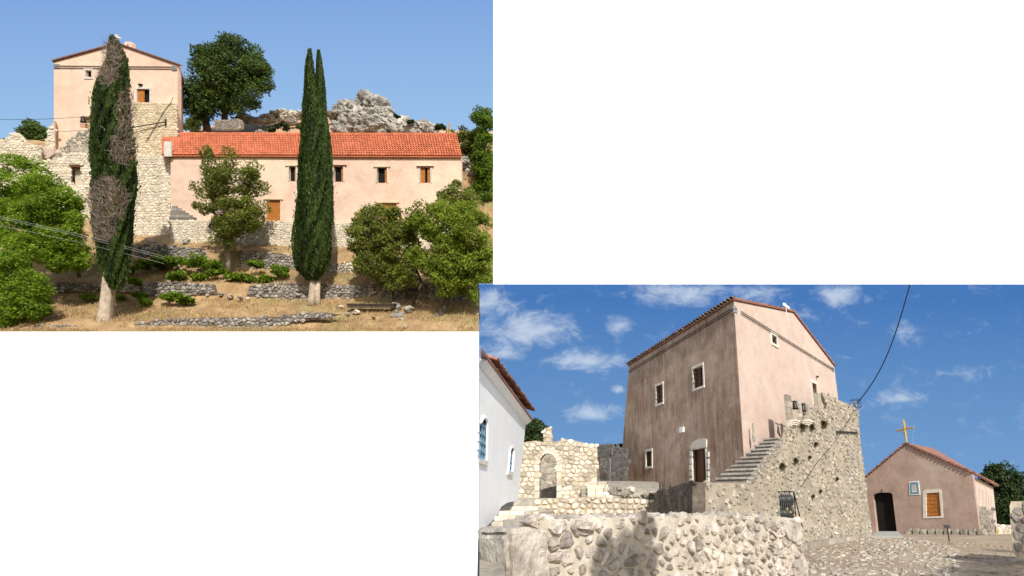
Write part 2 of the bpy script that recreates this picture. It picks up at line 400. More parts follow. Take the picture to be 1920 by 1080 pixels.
# ------------------------------------------------------------------ plants
def hill_ok(P):
    x, y = proj_np(P); return (x < 924) & ~((y > 531) & (x > 896)) & (y < 621)
def yard_ok(P):
    x, y = proj_np(P); return (x > 899) & (y > 535)
def rnd_unit(g, n):
    v = g.normal(size=(n, 3)); return v / np.linalg.norm(v, axis=1)[:, None]
def crown_clumps(g, blobs, nclump):
    ar = np.array([b[2] * b[3] for b in blobs]); pick = g.choice(len(blobs), nclump, p=ar / ar.sum())
    th = g.uniform(0, 2 * np.pi, nclump); rr = np.sqrt(g.uniform(0.0, 1, nclump)) * .9
    B = np.array(blobs)[pick]
    return B[:, 0] + B[:, 2] * rr * np.cos(th), B[:, 1] + B[:, 3] * rr * np.sin(th), np.sqrt(np.maximum(0, 1 - rr ** 2)), B
def tree(name, label, blobs, D, trunks, m='oak', nclump=80, per=150, crad=(9, 16), leaf=.13, seed=1, yard=False, bark='barkD', group=None, base=None, bright=0.0, cat='tree', gaps=0.0, branches=True):
    """blobs: ellipses (px, py, rx, ry) of the crown at distance D; trunks: lists of (px, py, radius m)"""
    g = np.random.default_rng(seed); mpp = D / FOC
    to = (lambda x, y, d: H(x, y, d)) if not yard else (lambda x, y, d: W(x, y, d))
    b0 = trunks[0][0] if trunks else (blobs[0][0], blobs[0][1] + blobs[0][3])
    root = thing(name, label, cat, to(b0[0], b0[1], D), group)
    cx, cy, th, B = crown_clumps(g, blobs, nclump)
    side = np.where(g.random(nclump) < .68, -1, 1)
    dz = side * th * np.minimum(B[:, 2], B[:, 3]) * mpp * g.uniform(.45, .95, nclump)
    cr = g.uniform(*crad, nclump) * mpp
    P0 = np.array([to(cx[i], cy[i], D + dz[i]) for i in range(nclump)])
    per = int(per * 1.7); leaf *= .76
    idx = np.repeat(np.arange(nclump), per); n = len(idx)
    d = rnd_unit(g, n); d[:, 2] = d[:, 2] * .8 + .12
    lump = 1 + .35 * np.sin(d[:, 0] * 5 + idx) * np.sin(d[:, 2] * 6 + idx * 1.7)
    C = P0[idx] + d * (cr[idx] * lump * np.cbrt(g.uniform(.25, 1, n)))[:, None]
    A = rnd_unit(g, n) * .7 + d * .5; A /= np.linalg.norm(A, axis=1)[:, None]
    Bv = np.cross(A, d + rnd_unit(g, n) * .8); Bv /= np.linalg.norm(Bv, axis=1)[:, None] + 1e-9
    s_ = leaf * g.uniform(.45, 1.35, n)
    tone = g.uniform(-.55, .55, n) + (g.uniform(-.4, .4, nclump))[idx] + d[:, 2] * .12 + bright
    ok = (yard_ok(C) if yard else hill_ok(C))
    leaves('crown', C[ok], (A * s_[:, None])[ok], (Bv * (s_ * .55)[:, None])[ok], tone[ok], m, root)
    mb = MB(); bm_ = MB()
    for tr in trunks:
        mb.tube([to(p[0], p[1], D) for p in tr], [p[2] for p in tr], 9, flute=.16, seed=seed)
    if trunks: mb.build('trunk', bark, root, smooth=True)
    if branches and trunks:
        for k in range(min(nclump, 26)):
            tr = trunks[k % len(trunks)]; e = tr[-1]; p0 = Vector(to(e[0], e[1], D)); p1 = Vector(P0[k])
            if not (yard_ok if yard else hill_ok)(np.array([p1]))[0]: continue
            md = p0.lerp(p1, .5) + Vector((g.uniform(-.2, .2), g.uniform(-.2, .2), g.uniform(-.1, .35)))
            bm_.tube([p0, md, p1], [e[2] * .5, e[2] * .28, .02], 5, cap=False)
        if bm_.v: bm_.build('limb', bark, root, smooth=True)
    return root

def cypress(name, label, prof, D, trunk, dead=(), n=24000, seed=3):
    g = np.random.default_rng(seed); mpp = D / FOC
    root = thing(name, label, 'cypress', H(trunk[0][0][0], trunk[0][0][1], D), 'cypresses on the slope')
    ys = np.array([p[0] for p in prof]); xl = np.array([p[1] for p in prof]); xr = np.array([p[2] for p in prof])
    yy = g.uniform(ys[0], ys[-1], n * 2); w = np.interp(yy, ys, xr - xl)
    keep = g.random(n * 2) < (w / w.max()) ** .8; yy = yy[keep][:n]; n = len(yy)
    w = np.interp(yy, ys, xr - xl) / 2; cx = np.interp(yy, ys, (xl + xr) / 2)
    w = w * .91
    ph = g.uniform(0, 2 * np.pi, n)
    fl = 1 + .13 * np.sin(ph * 5 + yy * .035 + seed) * np.sin(yy * .06 + ph * 2) + .07 * np.sin(ph * 11 + yy * .11)
    rr = fl * (1 - .22 * g.random(n) ** 2)
    rr = np.clip(rr, 0, 1.1); st_ = g.random(n) < .05; rr = np.where(st_, rr * g.uniform(1.0, 1.22, n), rr)
    rr *= 1 + .09 * np.sin(yy * .021 * 2 + ph * 3 + seed) * np.sin(ph * 2 + yy * .013)
    C = H_np(cx + w * rr * np.cos(ph), yy, D + w * mpp * rr * np.sin(ph) * .9)
    up = np.array(UPV); out = np.cos(ph)[:, None] * np.array(RT) + np.sin(ph)[:, None] * np.array(FW)
    A = up + out * g.uniform(0, .55, n)[:, None] + rnd_unit(g, n) * .28
    A /= np.linalg.norm(A, axis=1)[:, None]
    Bv = np.cross(A, out + rnd_unit(g, n) * .7); Bv /= np.linalg.norm(Bv, axis=1)[:, None] + 1e-9
    L = g.uniform(.07, .18, n); tone = g.uniform(-.7, .7, n) + (fl - 1) * 4
    isd = np.zeros(n, bool); px_ = cx + w * rr * np.cos(ph)
    for (a, b, ra, rb, dens) in dead:
        dd = ((px_ - a) / ra) ** 2 + ((yy - b) / rb) ** 2 + .35 * np.sin(px_ * .35) * np.sin(yy * .3)
        isd |= (dd < 1) & (np.sin(ph) < .35) & (g.random(n) < .72)
    gr = ~isd
    leaves('foliage', C[gr], (A * L[:, None])[gr], (Bv * (L * .34)[:, None])[gr], tone[gr], 'cyp', root)
    if len(dead):
        tw = MB(); r = random.Random(seed); Cs, As, Bs, ts = [], [], [], []
        for (a, b, ra, rb, dens) in dead:
            for k in range(int(dens)):
                t_ = r.uniform(0, 2 * math.pi); q = math.sqrt(r.random())
                x, y = a + ra * q * math.cos(t_), b + rb * q * math.sin(t_)
                wv = float(np.interp(y, ys, xr - xl)) / 2; cxx = float(np.interp(y, ys, (xl + xr) / 2))
                s_ = max(-1, min(1, (x - cxx) / max(wv, 1)))
                P = np.array(H(x, y, D - wv * mpp * math.sqrt(1 - s_ * s_) * .9 - r.uniform(-.25, .15)))
                ax = np.array(UPV) * r.uniform(-.1, 1) + np.array(RT) * (r.uniform(-.6, .6) + s_ * .5) - np.array(FW) * r.uniform(-.2, .7)
                ax /= np.linalg.norm(ax); bb = np.cross(ax, np.array(FW)); bb /= np.linalg.norm(bb)
                L_ = r.uniform(.12, .62); Cs.append(P); As.append(ax * L_); Bs.append(bb * r.uniform(.008, .02)); ts.append(r.uniform(-1, 1))
        leaves('dead_twigs', np.array(Cs), np.array(As), np.array(Bs), np.array(ts), 'twig', root, kind='stuff')
        dl = isd & (g.random(n) < .18)
        leaves('brown_foliage', C[dl], (A * L[:, None])[dl], (Bv * (L * .3)[:, None])[dl], tone[dl], 'rust', root)
    for tr in trunk:
        mb = MB(); mb.tube([H(p[0], p[1], D) for p in tr], [p[2] for p in tr], 14, flute=.2, seed=seed)
        mb.build('trunk', 'barkP', root, smooth=True)
    return root

def shrub(name, label, px, py, r, D, m='bright', n=500, seed=1, yard=False, squash=.7, leaf=.12, cat='shrub', group=None):
    g = np.random.default_rng(seed); mpp = D / FOC; P0 = np.array((W if yard else H)(px, py, D)); R_ = r * mpp
    root = thing(name, label, cat, P0, group)
    up = np.array((0, 0, 1.)) if yard else np.array(UPV)
    k = 7; sc_ = P0 + rnd_unit(g, k) * R_ * .65 * np.array((1, .7, .3)) + up * R_ * squash * g.uniform(.2, .7, k)[:, None]
    i = g.integers(0, k, n); d = rnd_unit(g, n)
    C = sc_[i] + d * (R_ * .45 * np.cbrt(g.random(n)))[:, None] * np.array((1, 1, squash))
    A = rnd_unit(g, n) + up * .3; A /= np.linalg.norm(A, axis=1)[:, None]; Bv = np.cross(A, rnd_unit(g, n)); Bv /= np.linalg.norm(Bv, axis=1)[:, None]
    s_ = leaf * g.uniform(.6, 1.3, n); ok = yard_ok(C) if yard else hill_ok(C)
    leaves('foliage', C[ok], (A * s_[:, None])[ok], (Bv * (s_ * .6)[:, None])[ok], (g.uniform(-.7, .7, n) + d @ up * .2)[ok], m, root)
    mb = MB()
    for j in range(4): mb.tube([P0, P0 + (sc_[j] - P0) * .5 + up * .02, sc_[j]], [.025, .018, .008], 4, cap=False)
    mb.build('stem', 'barkD', root)
    return root
#@@SETTING
# ================================================================== SETTING
def struct(o): o['kind'] = 'structure'; return o
# white board far behind both models, leaning back to face the sun
mb = MB()
bn = (-FW * .75 + UPV * .66).normalized(); bu = RT; bv = bn.cross(bu).normalized()
if bv.dot(UPV) < 0: bv = -bv
mb.add([FW * 800 + bu * a * 2600 + bv * b for a, b in ((-1, -1100), (1, -1100), (1, 4200), (-1, 4200))], [(0, 1, 2, 3)])
struct(mb.build('white_backdrop', 'white'))

def sky_mat(name, low, high, zlo, zhi, axis, clouds=()):
    m = bpy.data.materials.new(name); m.use_nodes = True
    n, l = m.node_tree.nodes, m.node_tree.links; n.remove(n['Principled BSDF'])
    g = n.new('ShaderNodeNewGeometry'); e = n.new('ShaderNodeEmission')
    dt = n.new('ShaderNodeVectorMath'); dt.operation = 'DOT_PRODUCT'; dt.inputs[1].default_value = axis; l.new(g.outputs['Position'], dt.inputs[0])
    mr = n.new('ShaderNodeMapRange'); mr.inputs[1].default_value = zlo; mr.inputs[2].default_value = zhi; l.new(dt.outputs['Value'], mr.inputs[0])
    mx = n.new('ShaderNodeMix'); mx.data_type = 'RGBA'; mx.inputs[6].default_value = (*low, 1); mx.inputs[7].default_value = (*high, 1)
    l.new(mr.outputs[0], mx.inputs[0]); out = mx.outputs[2]
    if clouds:
        acc = None
        for (c, rx, rz, wgt) in clouds:
            sb = n.new('ShaderNodeVectorMath'); sb.operation = 'SUBTRACT'; sb.inputs[1].default_value = c; l.new(g.outputs['Position'], sb.inputs[0])
            ml = n.new('ShaderNodeVectorMath'); ml.operation = 'MULTIPLY'; ml.inputs[1].default_value = (1 / rx, 0, 1 / rz); l.new(sb.outputs[0], ml.inputs[0])
            ln = n.new('ShaderNodeVectorMath'); ln.operation = 'LENGTH'; l.new(ml.outputs[0], ln.inputs[0])
            ma = n.new('ShaderNodeMath'); ma.operation = 'MULTIPLY_ADD'; ma.inputs[1].default_value = -wgt; ma.inputs[2].default_value = wgt; l.new(ln.outputs['Value'], ma.inputs[0])
            if acc is None: acc = ma.outputs[0]
            else:
                mm = n.new('ShaderNodeMath'); mm.operation = 'MAXIMUM'; l.new(acc, mm.inputs[0]); l.new(ma.outputs[0], mm.inputs[1]); acc = mm.outputs[0]
        cl = n.new('ShaderNodeMath'); cl.operation = 'MAXIMUM'; cl.inputs[1].default_value = -.45; l.new(acc, cl.inputs[0])
        mp = n.new('ShaderNodeMapping'); mp.inputs['Scale'].default_value = (1, 1, 1.5); mp.inputs['Rotation'].default_value = (0, .35, 0); l.new(g.outputs['Position'], mp.inputs[0])
        nz = n.new('ShaderNodeTexNoise'); nz.inputs['Scale'].default_value = .26; nz.inputs['Detail'].default_value = 9; nz.inputs['Roughness'].default_value = .66; nz.inputs['Distortion'].default_value = .5
        l.new(mp.outputs[0], nz.inputs['Vector'])
        a2 = n.new('ShaderNodeMath'); a2.operation = 'MULTIPLY_ADD'; a2.inputs[1].default_value = 3.4; a2.inputs[2].default_value = -1.75; l.new(nz.outputs['Fac'], a2.inputs[0])
        a3 = n.new('ShaderNodeMath'); a3.operation = 'ADD'; l.new(cl.outputs[0], a3.inputs[0]); l.new(a2.outputs[0], a3.inputs[1])
        m3 = n.new('ShaderNodeMapRange'); m3.interpolation_type = 'SMOOTHSTEP'; m3.inputs[1].default_value = -.35; m3.inputs[2].default_value = 1.35; m3.inputs[4].default_value = .72
        l.new(a3.outputs[0], m3.inputs[0])
        m2 = n.new('ShaderNodeMix'); m2.data_type = 'RGBA'; m2.inputs[7].default_value = (.62, .70, .80, 1)
        l.new(m3.outputs[0], m2.inputs[0]); l.new(out, m2.inputs[6]); out = m2.outputs[2]
    l.new(out, e.inputs[0]); e.inputs[1].default_value = 1.0
    l.new(e.outputs[0], n['Material Output'].inputs[0]); return m
SD = 130
M['sky1'] = sky_mat('hill_sky', (.33, .53, .78), (.185, .335, .67), (560 - 300) / FOC * SD, (560 + 40) / FOC * SD, UPV)
SY = 95
zz = lambda py: W(1400, py, SY).z
px1 = SY / 1117
cl = [(920, 570, 60, 40, 1.2), (990, 620, 105, 42, 1.5), (1095, 676, 85, 26, 1.4), (1110, 775, 60, 22, 1.1), (1275, 548, 110, 32, 1.15), (1160, 612, 34, 20, .9), (1420, 550, 60, 22, 1.0),
      (1575, 555, 52, 32, 1.1), (1705, 622, 30, 24, .6), (1690, 748, 46, 16, .7), (1810, 700, 36, 12, .35), (1160, 730, 16, 8, .9), (930, 660, 60, 30, .8), (1480, 590, 60, 20, .7)]
M['sky2'] = sky_mat('courtyard_sky', (.175, .345, .60), (.060, .178, .455), zz(940), zz(560), Vector((0, 0, 1)),
                    [(W(a, b, SY), c_ * px1, d_ * px1, w_) for a, b, c_, d_, w_ in cl])
mb = MB()
q = [(-400, -500), (925, -500), (925, 533), (898, 533), (898, 600), (-400, 600)]
mb.add([H(x, y, SD) for x, y in q], [tuple(range(6))])
struct(mb.build('sky', 'sky1'))
mb = MB(); mb.add([W(x, y, SY) for x, y in ((898, 533), (2500, 533), (2500, 1010), (898, 1010))], [(0, 1, 2, 3)])
struct(mb.build('sky', 'sky2'))

# ------------------------------------------------------------------ hill ground
g1 = np.random.default_rng(5)
rows = [(39.5, 622), (40.5, 618), (40.9, 605), (42, 597), (43.4, 585), (44.6, 572), (45.5, 562), (45.75, 533), (46.4, 529), (47.4, 517), (48.2, 508), (48.45, 468), (49.3, 460), (50.2, 455), (52, 440), (54, 400), (56, 345), (58, 300), (60, 275), (61, 268)]
def ground_row(D): return float(np.interp(D, [a for a, b in rows], [b for a, b in rows]))
mb = MB(); Ds = []
for (a, b), (a2, b2) in zip(rows, rows[1:]):
    k = max(1, int((a2 - a) / .35)); Ds += [a + (a2 - a) * i / k for i in range(k)]
Ds.append(rows[-1][0]); NX = 150; vs = []
for D in Ds:
    py = ground_row(D); xm = 898 if py > 520 else 925
    for i in range(NX + 1):
        x = -90 + (xm + 90) * i / NX
        yy = py + (0 if D < 40 else (mnoise.noise(Vector((x * .02, D * .7, 0))) * 4 + mnoise.noise(Vector((x * .09, D * 2.5, 3))) * 1.6)) + (0 if D < 48 else (x - 350) * .035 * (1 if D < 52 else .4))
        vs.append(H(x, min(yy, 622), D))
mb.add(vs, [(r * (NX + 1) + i, r * (NX + 1) + i + 1, (r + 1) * (NX + 1) + i + 1, (r + 1) * (NX + 1) + i) for r in range(len(Ds) - 1) for i in range(NX)])
struct(mb.build('hillside', 'dryg', smooth=True))

def skyline(x):
    return float(np.interp(x, [-90, 0, 60, 110, 335, 345, 400, 450, 520, 560, 620, 700, 740, 800, 840, 880, 925], [268, 266, 262, 262, 246, 246, 234, 226, 214, 214, 212, 215, 222, 232, 240, 247, 246]))
mb = MB(); vs = []; DH = [60 + i * .8 for i in range(24)]
for k, D in enumerate(DH):
    for i in range(NX + 1):
        x = -90 + 1015 * i / NX; t = min(1, k / 17); y0 = 285
        yy = y0 + (skyline(x) - y0) * t ** .8 + (k - 17) * 4 * (k > 17) + mnoise.noise(Vector((x * .05, D * .5, 7))) * 3 * t
        vs.append(H(x, yy, D))
mb.add(vs, [(r * (NX + 1) + i, r * (NX + 1) + i + 1, (r + 1) * (NX + 1) + i + 1, (r + 1) * (NX + 1) + i) for r in range(len(DH) - 1) for i in range(NX)])
struct(mb.build('rocky_hill', 'hillm', smooth=True))

# dry grass on the terraces
n = 34000
D = g1.uniform(39.6, 45.4, n); D[: n // 4] = g1.uniform(45.8, 48.1, n // 4); D[n // 4: n // 3] = g1.uniform(48.5, 50, n // 3 - n // 4)
x = g1.uniform(-40, 900, n); y = np.interp(D, [a for a, b in rows], [b for a, b in rows]) + (D > 48) * (x - 350) * .035
C = H_np(x, y, D); up = np.array(UPV)
A = up + rnd_unit(g1, n) * .45; A /= np.linalg.norm(A, axis=1)[:, None]; L = g1.uniform(.04, .15, n)
Bv = np.cross(A, rnd_unit(g1, n)); Bv /= np.linalg.norm(Bv, axis=1)[:, None]
patch = np.sin(x * .03 + D * 2) + np.sin(x * .011 + D) + g1.normal(size=n) * .5
ok = hill_ok(C + up * .2) & (patch > -.7)
leaves('dry_grass', (C + A * L[:, None])[ok], (A * L[:, None])[ok], (Bv * (L * .16)[:, None])[ok], g1.uniform(-1, 1, n)[ok], 'dryleaf', None, 'stuff')
bpy.data.objects['dry_grass']['label'] = 'short dry straw-coloured grass on the terraces'

# ================================================================== HILL MODEL: buildings
# ---- tower house
D1 = 55.0; ft = hillfr(D1)
T1 = thing('tower_house', 'tall pale pink gabled tower house behind the brown-patched cypress', 'house', H(217, 290, D1))
sight = (H(338, 200, 64) - H(330, 200, D1)).normalized()
o_ = ft.poly([(101, 292), (101, 112), (219, 83), (333, 120), (333, 292)])
wr = ft.rect((161, 132), (172, 145)); dr = ft.rect((257, 167), (281, 192)); bl = ft.rect((150, 219), (169, 240))
mb = MB(); mb.slab(ft, o_, [rpoly(wr), rpoly(dr), rpoly(bl)], .45, -ft.N); mb.build('front_wall', 'pink', T1)
mb = MB(); a = [H(332.8, 292, D1 + .02), H(332.8, 120.5, D1 + .02)]; b = [H(343.5, 292, 63), H(343.5, 160, 63)]
mb.hexa([a[0], b[0], b[0] - RT * .4, a[0] - RT * .4, a[1], b[1], b[1] - RT * .4, a[1] - RT * .4]); mb.build('side_wall', 'pink', T1)
mb = MB(); lv = H(101, 292, D1 + .02); lt_ = H(101, 114, D1 + .02); bk = sight * 9
mb.hexa([lv, lv + bk, lv + bk + RT * .4, lv + RT * .4, lt_, lt_ + bk, lt_ + bk + RT * .4, lt_ + RT * .4]); mb.build('side_wall', 'pink', T1)
rf = MB(); ap = H(219, 80, D1 - .15); le = H(97, 113, D1 - .15); re = H(337, 121, D1 - .15)
bkv = (H(343.5, 160, 63) - H(333, 121, D1)) * 1.02
for e in (le, re):
    dn = UPV * -.08
    rf.hexa([e + dn, ap + dn, ap + dn + bkv, e + dn + bkv, e, ap, ap + bkv, e + bkv])
rfo = rf.build('roof', 'tileO', T1)
tl = MB()
for e in (le, re):
    k = 34
    for i in range(k):
        p = e.lerp(ap, (i + .5) / k); tl.tube([p + UPV * .01 - FW * .05, p + UPV * .01 + FW * .4], .06, 6)
tl.build('verge_tiles', 'tileO', rfo, kind='stuff')
mb = MB(); fz = hillfr(D1 + .6)
mb.slab(fz, fz.poly([(233, 90), (233, 80), (235, 78), (244, 78), (246, 80), (247, 90)]), [rpoly(fz.rect((238, 83), (241, 87)))], .5); mb.build('chimney', 'pink', T1)
mb = MB(); fz = hillfr(D1 + .2)
mb.fbox(fz, *fz.rect((217.6, 65), (220.4, 84)), -.08, .08); mb.fbox(fz, *fz.rect((213, 69.5), (225.5, 72.3)), -.085, .085); mb.build('gable_cross', 'paper', T1)
window(T1, ft, wr, .16, name='window')
w = window(T1, ft, dr, .22, name='window', shutters=((0, .5, -.1),), sm='wood', sill=False)
for yy in (124.2, 128.2):
    mb = MB(); mb.tube([ft.P(*ft.uv(103, yy - .5), .05), ft.P(*ft.uv(331, yy + 1.5), .05)], .03, 5); mb.build('tie_rod', 'iron', T1)
for r_ in (((102, 120.5), (112, 128)), ((323, 124), (332.5, 132))):
    mb = MB(); rr_ = ft.rect(*r_); mb.fbox(ft, *rr_, -.01, .09); rr2 = (rr_[0] + .08, rr_[1] + .12, rr_[2] - .08, rr_[3] - .12); mb.fbox(ft, *rr2, .08, .12, -.6); mb.build('anchor_plate', 'steel', T1)
mb = MB(); mb.fbox(ft, *ft.rect((262, 158), (268, 161)), 0, .2); mb.build('wall_lamp', 'iron', T1)
mb = MB(); mb.fbox(ft, bl[0] - .02, bl[1] - .02, bl[2] + .02, bl[3] + .02, -.42, -.38); mb.build('niche_back', 'pink', T1)
# bell hanging in the niche
def bell(loc, h, up, name, label, parent=None):
    b = MB(); n = 12; pr = [(.10, 1), (.28, .95), (.34, .75), (.38, .45), (.48, .2), (.62, 0), (.52, 0)]
    ax1 = RT; ax2 = up.cross(RT).normalized(); vs = []
    for r_, z in pr:
        vs += [loc + up * (h * (z - 1)) + (ax1 * math.cos(2 * math.pi * k / n) + ax2 * math.sin(2 * math.pi * k / n)) * r_ * h * .8 for k in range(n)]
    b.add(vs, [(i * n + k, i * n + (k + 1) % n, (i + 1) * n + (k + 1) % n, (i + 1) * n + k) for i in range(len(pr) - 1) for k in range(n)] + [tuple(range(n))])
    root = thing(name, label, 'bell', loc)
    b.build('bell_body', 'bronze', root, smooth=True)
    y = MB(); y.tube([loc - RT * h * .35, loc + RT * h * .35], h * .07, 6); y.tube([loc, loc + up * h * .18], h * .06, 6); y.build('yoke', 'iron', root)
    c = MB(); c.tube([loc - up * h * .4, loc - up * h * 1.05], [h * .03, h * .06], 6); c.build('clapper', 'iron', root)
bell(ft.P(*ft.uv(158, 219.5), .1), .55, UPV, 'bell', 'small dark bell hanging left of the brown-patched cypress')

# ---- stone block below the tower's door
def rubble_wall(name, label, fr, px_poly, size, m, mm, seed, thick=1.0, ext=None, holes=(), ind=0, gap=.012, h=(.02, .055), keep=1.0, cat='wall', clip=False, group=None, **k):
    poly = fr.poly(px_poly); u = sum(p[0] for p in poly) / len(poly); v = min(p[1] for p in poly)
    hl = [fr.poly(hh) for hh in holes]
    root = thing(name, label, cat, fr.P(u, v), group)
    b = MB(); b.slab(fr, poly, hl, thick, ext); b.build('core', mm, root)
    stones(root, fr, poly, size, m, seed, hl, gap, h, ind, clip=clip, keep=keep, **k)
    return root
fb = hillfr(53.6)
ext = FW * .8 + RT * -.6
rubble_wall('stone_buttress', 'ochre stone block under the tower door, topped level with its sill', fb, [(248, 296), (248, 193), (332, 193.5), (332.5, 292)], .24, 'stoneY', 'mortarH', 11, 1.3, ext, gap=.012, h=(.02, .055))
fb2 = hillfr(51.8)
rubble_wall('stone_buttress', 'tall pale rubble buttress between the brown-patched cypress and the pink house', fb2, [(240, 462), (240, 291), (321, 292), (320, 372), (316, 452)], .25, 'stoneH', 'mortarH', 12, 1.6, ext, gap=.014, h=(.02, .06))
# ---- ruins to the left of the tower
fb3 = hillfr(53.4)
rubble_wall('ruined_wall', 'low broken stone wall above the left trees, with a square recess', fb3,
            [(-20, 380), (-20, 268), (8, 262), (14, 256), (22, 250), (36, 249), (44, 256), (52, 268), (76, 274), (77, 300), (101, 300), (120, 292), (140, 285), (175, 288), (175, 420), (60, 420)],
            .25, 'stoneH', 'mortarH', 13, 1.0, ext, holes=[[(133, 312), (154, 312), (154, 345), (133, 345)]], gap=.013, h=(.02, .06), keep=.97)
mb = MB(); mb.fbox(fb3, *fb3.rect((131, 310), (156, 348)), -.75, -.5); o = mb.build('recess_back', 'mortarH', bpy.data.objects['ruined_wall'])
mb = MB(); mb.fbox(fb3, *fb3.rect((130, 308.5), (157, 313)), -.5, .05); mb.build('lintel', 'woodD', bpy.data.objects['ruined_wall'])
fb4 = hillfr(54.4)
rubble_wall('ruined_wall', 'pointed broken stone wall leaning on the left edge of the tower', fb4, [(70, 300), (84, 276), (90, 250), (96, 234), (103, 226), (103, 300)], .3, 'stoneH', 'mortarH', 14, .8, ext, gap=.012, h=(.03, .08))
mb = MB(); fz = hillfr(54.0); mb.slab(fz, fz.poly([(77, 296), (77, 274), (101, 279), (101, 288), (88, 297)]), [], .2); tag(mb.build('plaster_patch', 'pink2'), 'small patch of brownish plaster left between the broken walls', 'wall remnant')
fb5 = hillfr(54.2)
rubble_wall('rubble_slope', 'weathered rubble heap under the bell niche at the tower foot', fb5, [(101, 300), (101, 284), (120, 272), (146, 246), (172, 242), (172, 300)], .26, 'stoneS', 'mortarH', 15, .6, ext, gap=.01, h=(.03, .08), keep=.9)

# ---- long house
D2 = 51.0; fl = hillfr(D2)
LH = thing('long_house', 'long low pink house with bright red tiled roof', 'house', H(590, 415, D2))
o_ = fl.poly([(320, 420), (320, 288), (864, 292), (864, 420)])
ops = [((542, 312), (555, 340)), ((626, 312), (644, 341)), ((707, 314), (726, 343)), ((788, 314), (807, 343)), ((500, 375), (526, 417.5)), ((716, 381), (744, 417.5))]
rs = [fl.rect(*a) for a in ops]
mb = MB(); mb.slab(fl, o_, [rpoly(r_) for r_ in rs], .5); mb.build('front_wall', 'pink', LH)
for i, r_ in enumerate(rs):
    if i < 4:
        sh = ((.72, 1.0, -.1),) if i < 3 else ((0, .42, -.1), (.68, 1.0, -.08))
        w = window(LH, fl, r_, .13, shutters=sh, sill=False, lintel=.08)
        mb = MB(); mb.fbox(fl, r_[0] - .3, r_[3] + .02, r_[2] + .3, r_[3] + .13, 0, .10); mb.build('lintel_beam', 'woodD' if i % 2 else 'stoneY', w)
    else:
        w = window(LH, fl, r_, .1, name='door', shutters=((0, .5, -.08), (.5, 1, -.085)), sill=False, fm='pink')
        mb = MB(); mb.fbox(fl, r_[0] - .25, r_[3] + .02, r_[2] + .25, r_[3] + .13, 0, .12); mb.build('lintel_beam', 'stoneY', w)
eL, eR = H(304, 290.5, D2 - .2), H(866, 292.5, D2 - .2)
rL, rR = H(303, 251, D2 + 3.3), H(856.5, 252.5, D2 + 3.3)
mb = MB(); dn = UPV * .12
mb.hexa([eL - dn, eR - dn, rR - dn, rL - dn, eL, eR, rR, rL])
bk2 = FW * 3.4 - UPV * 2.2 - RT * 1.2
mb.hexa([rL - dn, rR - dn, rR + bk2 - dn, rL + bk2 - dn, rL, rR, rR + bk2, rL + bk2]); rfo = mb.build('roof', 'tile', LH)
r2 = random.Random(3); tl = MB(); along = (eR - eL); wid = along.length; al = along.normalized(); upv = (rL - eL); sl = upv.length; uv_ = upv.normalized(); nr = al.cross(uv_).normalized()
nu, nv = 112, 10; wt = wid / nu
for j in range(nv):
    t = (j + .0) / nv; a_ = eL.lerp(rL, t); b_ = eR.lerp(rR, t); ww = (b_ - a_).length / nu
    barrel_tiles(tl, a_ + uv_ * .0, al, uv_, nr, nu, 1, ww, sl / nv, ww * .46, r2)
tl.build('roof_tiles', 'tile', rfo, kind='stuff', smooth=False)
mb = MB(); k = 70
for i in range(k):
    p = rL.lerp(rR, (i + .5) / k); mb.tube([p - al * (wid / k * .55) + nr * .03, p + al * (wid / k * .55) + nr * .06], [.13, .115], 7, tone=r2.uniform(-.6, .6))
mb.build('ridge_tiles', 'tile', rfo, kind='stuff')
mb = MB()
lo, hi = H(865.5, 420, D2 + .02), H(864.5, 292, D2 + .02); sv = H(858, 300, 57) - H(864.5, 292, D2)
mb.hexa([lo, lo + sv, lo + sv - RT * .4, lo - RT * .4, hi, hi + sv, hi + sv - RT * .4, hi - RT * .4]); mb.build('end_wall', 'pink', LH)
lo, hi = H(320.5, 420, D2 + .02), H(320.5, 290, D2 + .02); sv = H(318, 300, 57) - H(320.5, 300, D2)
mb = MB(); mb.hexa([lo, lo + sv, lo + sv + RT * .4, lo + RT * .4, hi, hi + sv, hi + sv + RT * .4, hi + RT * .4]); mb.build('end_wall', 'pink', LH)
fz = hillfr(50.66); mb = MB(); mb.fbox(fz, *fz.rect((307.5, 265), (321, 293)), -.12, .0); mb.build('end_pier', 'trim', LH)
mb = MB(); fz = hillfr(D2 + 3.0); mb.fbox(fz, *fz.rect((841.5, 229), (842.9, 253)), -.03, .03); mb.fbox(fz, *fz.rect((838.5, 234), (846, 235.5)), -.035, .035)
tag(mb.build('roof_cross', 'yellow'), 'thin yellow cross standing on the red roof ridge at its right end', 'cross')
# base wall
fbw = hillfr(50.4)
rubble_wall('terrace_base_wall', 'long pale rubble base wall under the pink house', fbw, [(319, 455), (319, 412), (440, 414), (600, 417), (720, 418), (865, 419), (865, 500), (660, 486), (560, 478), (420, 465)], .22, 'stoneH', 'mortarH', 16, .55, FW, gap=.013, h=(.02, .055))
st = thing('stone_stair', 'short flight of stone steps in shade at the left corner of the pink house', 'steps', H(340, 412, 50.8))
fz = hillfr(50.95)
for i in range(6):
    mb = MB(); mb.fbox(fz, *fz.rect((322, 386 + i * 4.4), (333 + i * 7, 390.6 + i * 4.4)), -.3, -.02 + i * .06, rng.uniform(-1, 1)); mb.build('step', 'stoneK', st)

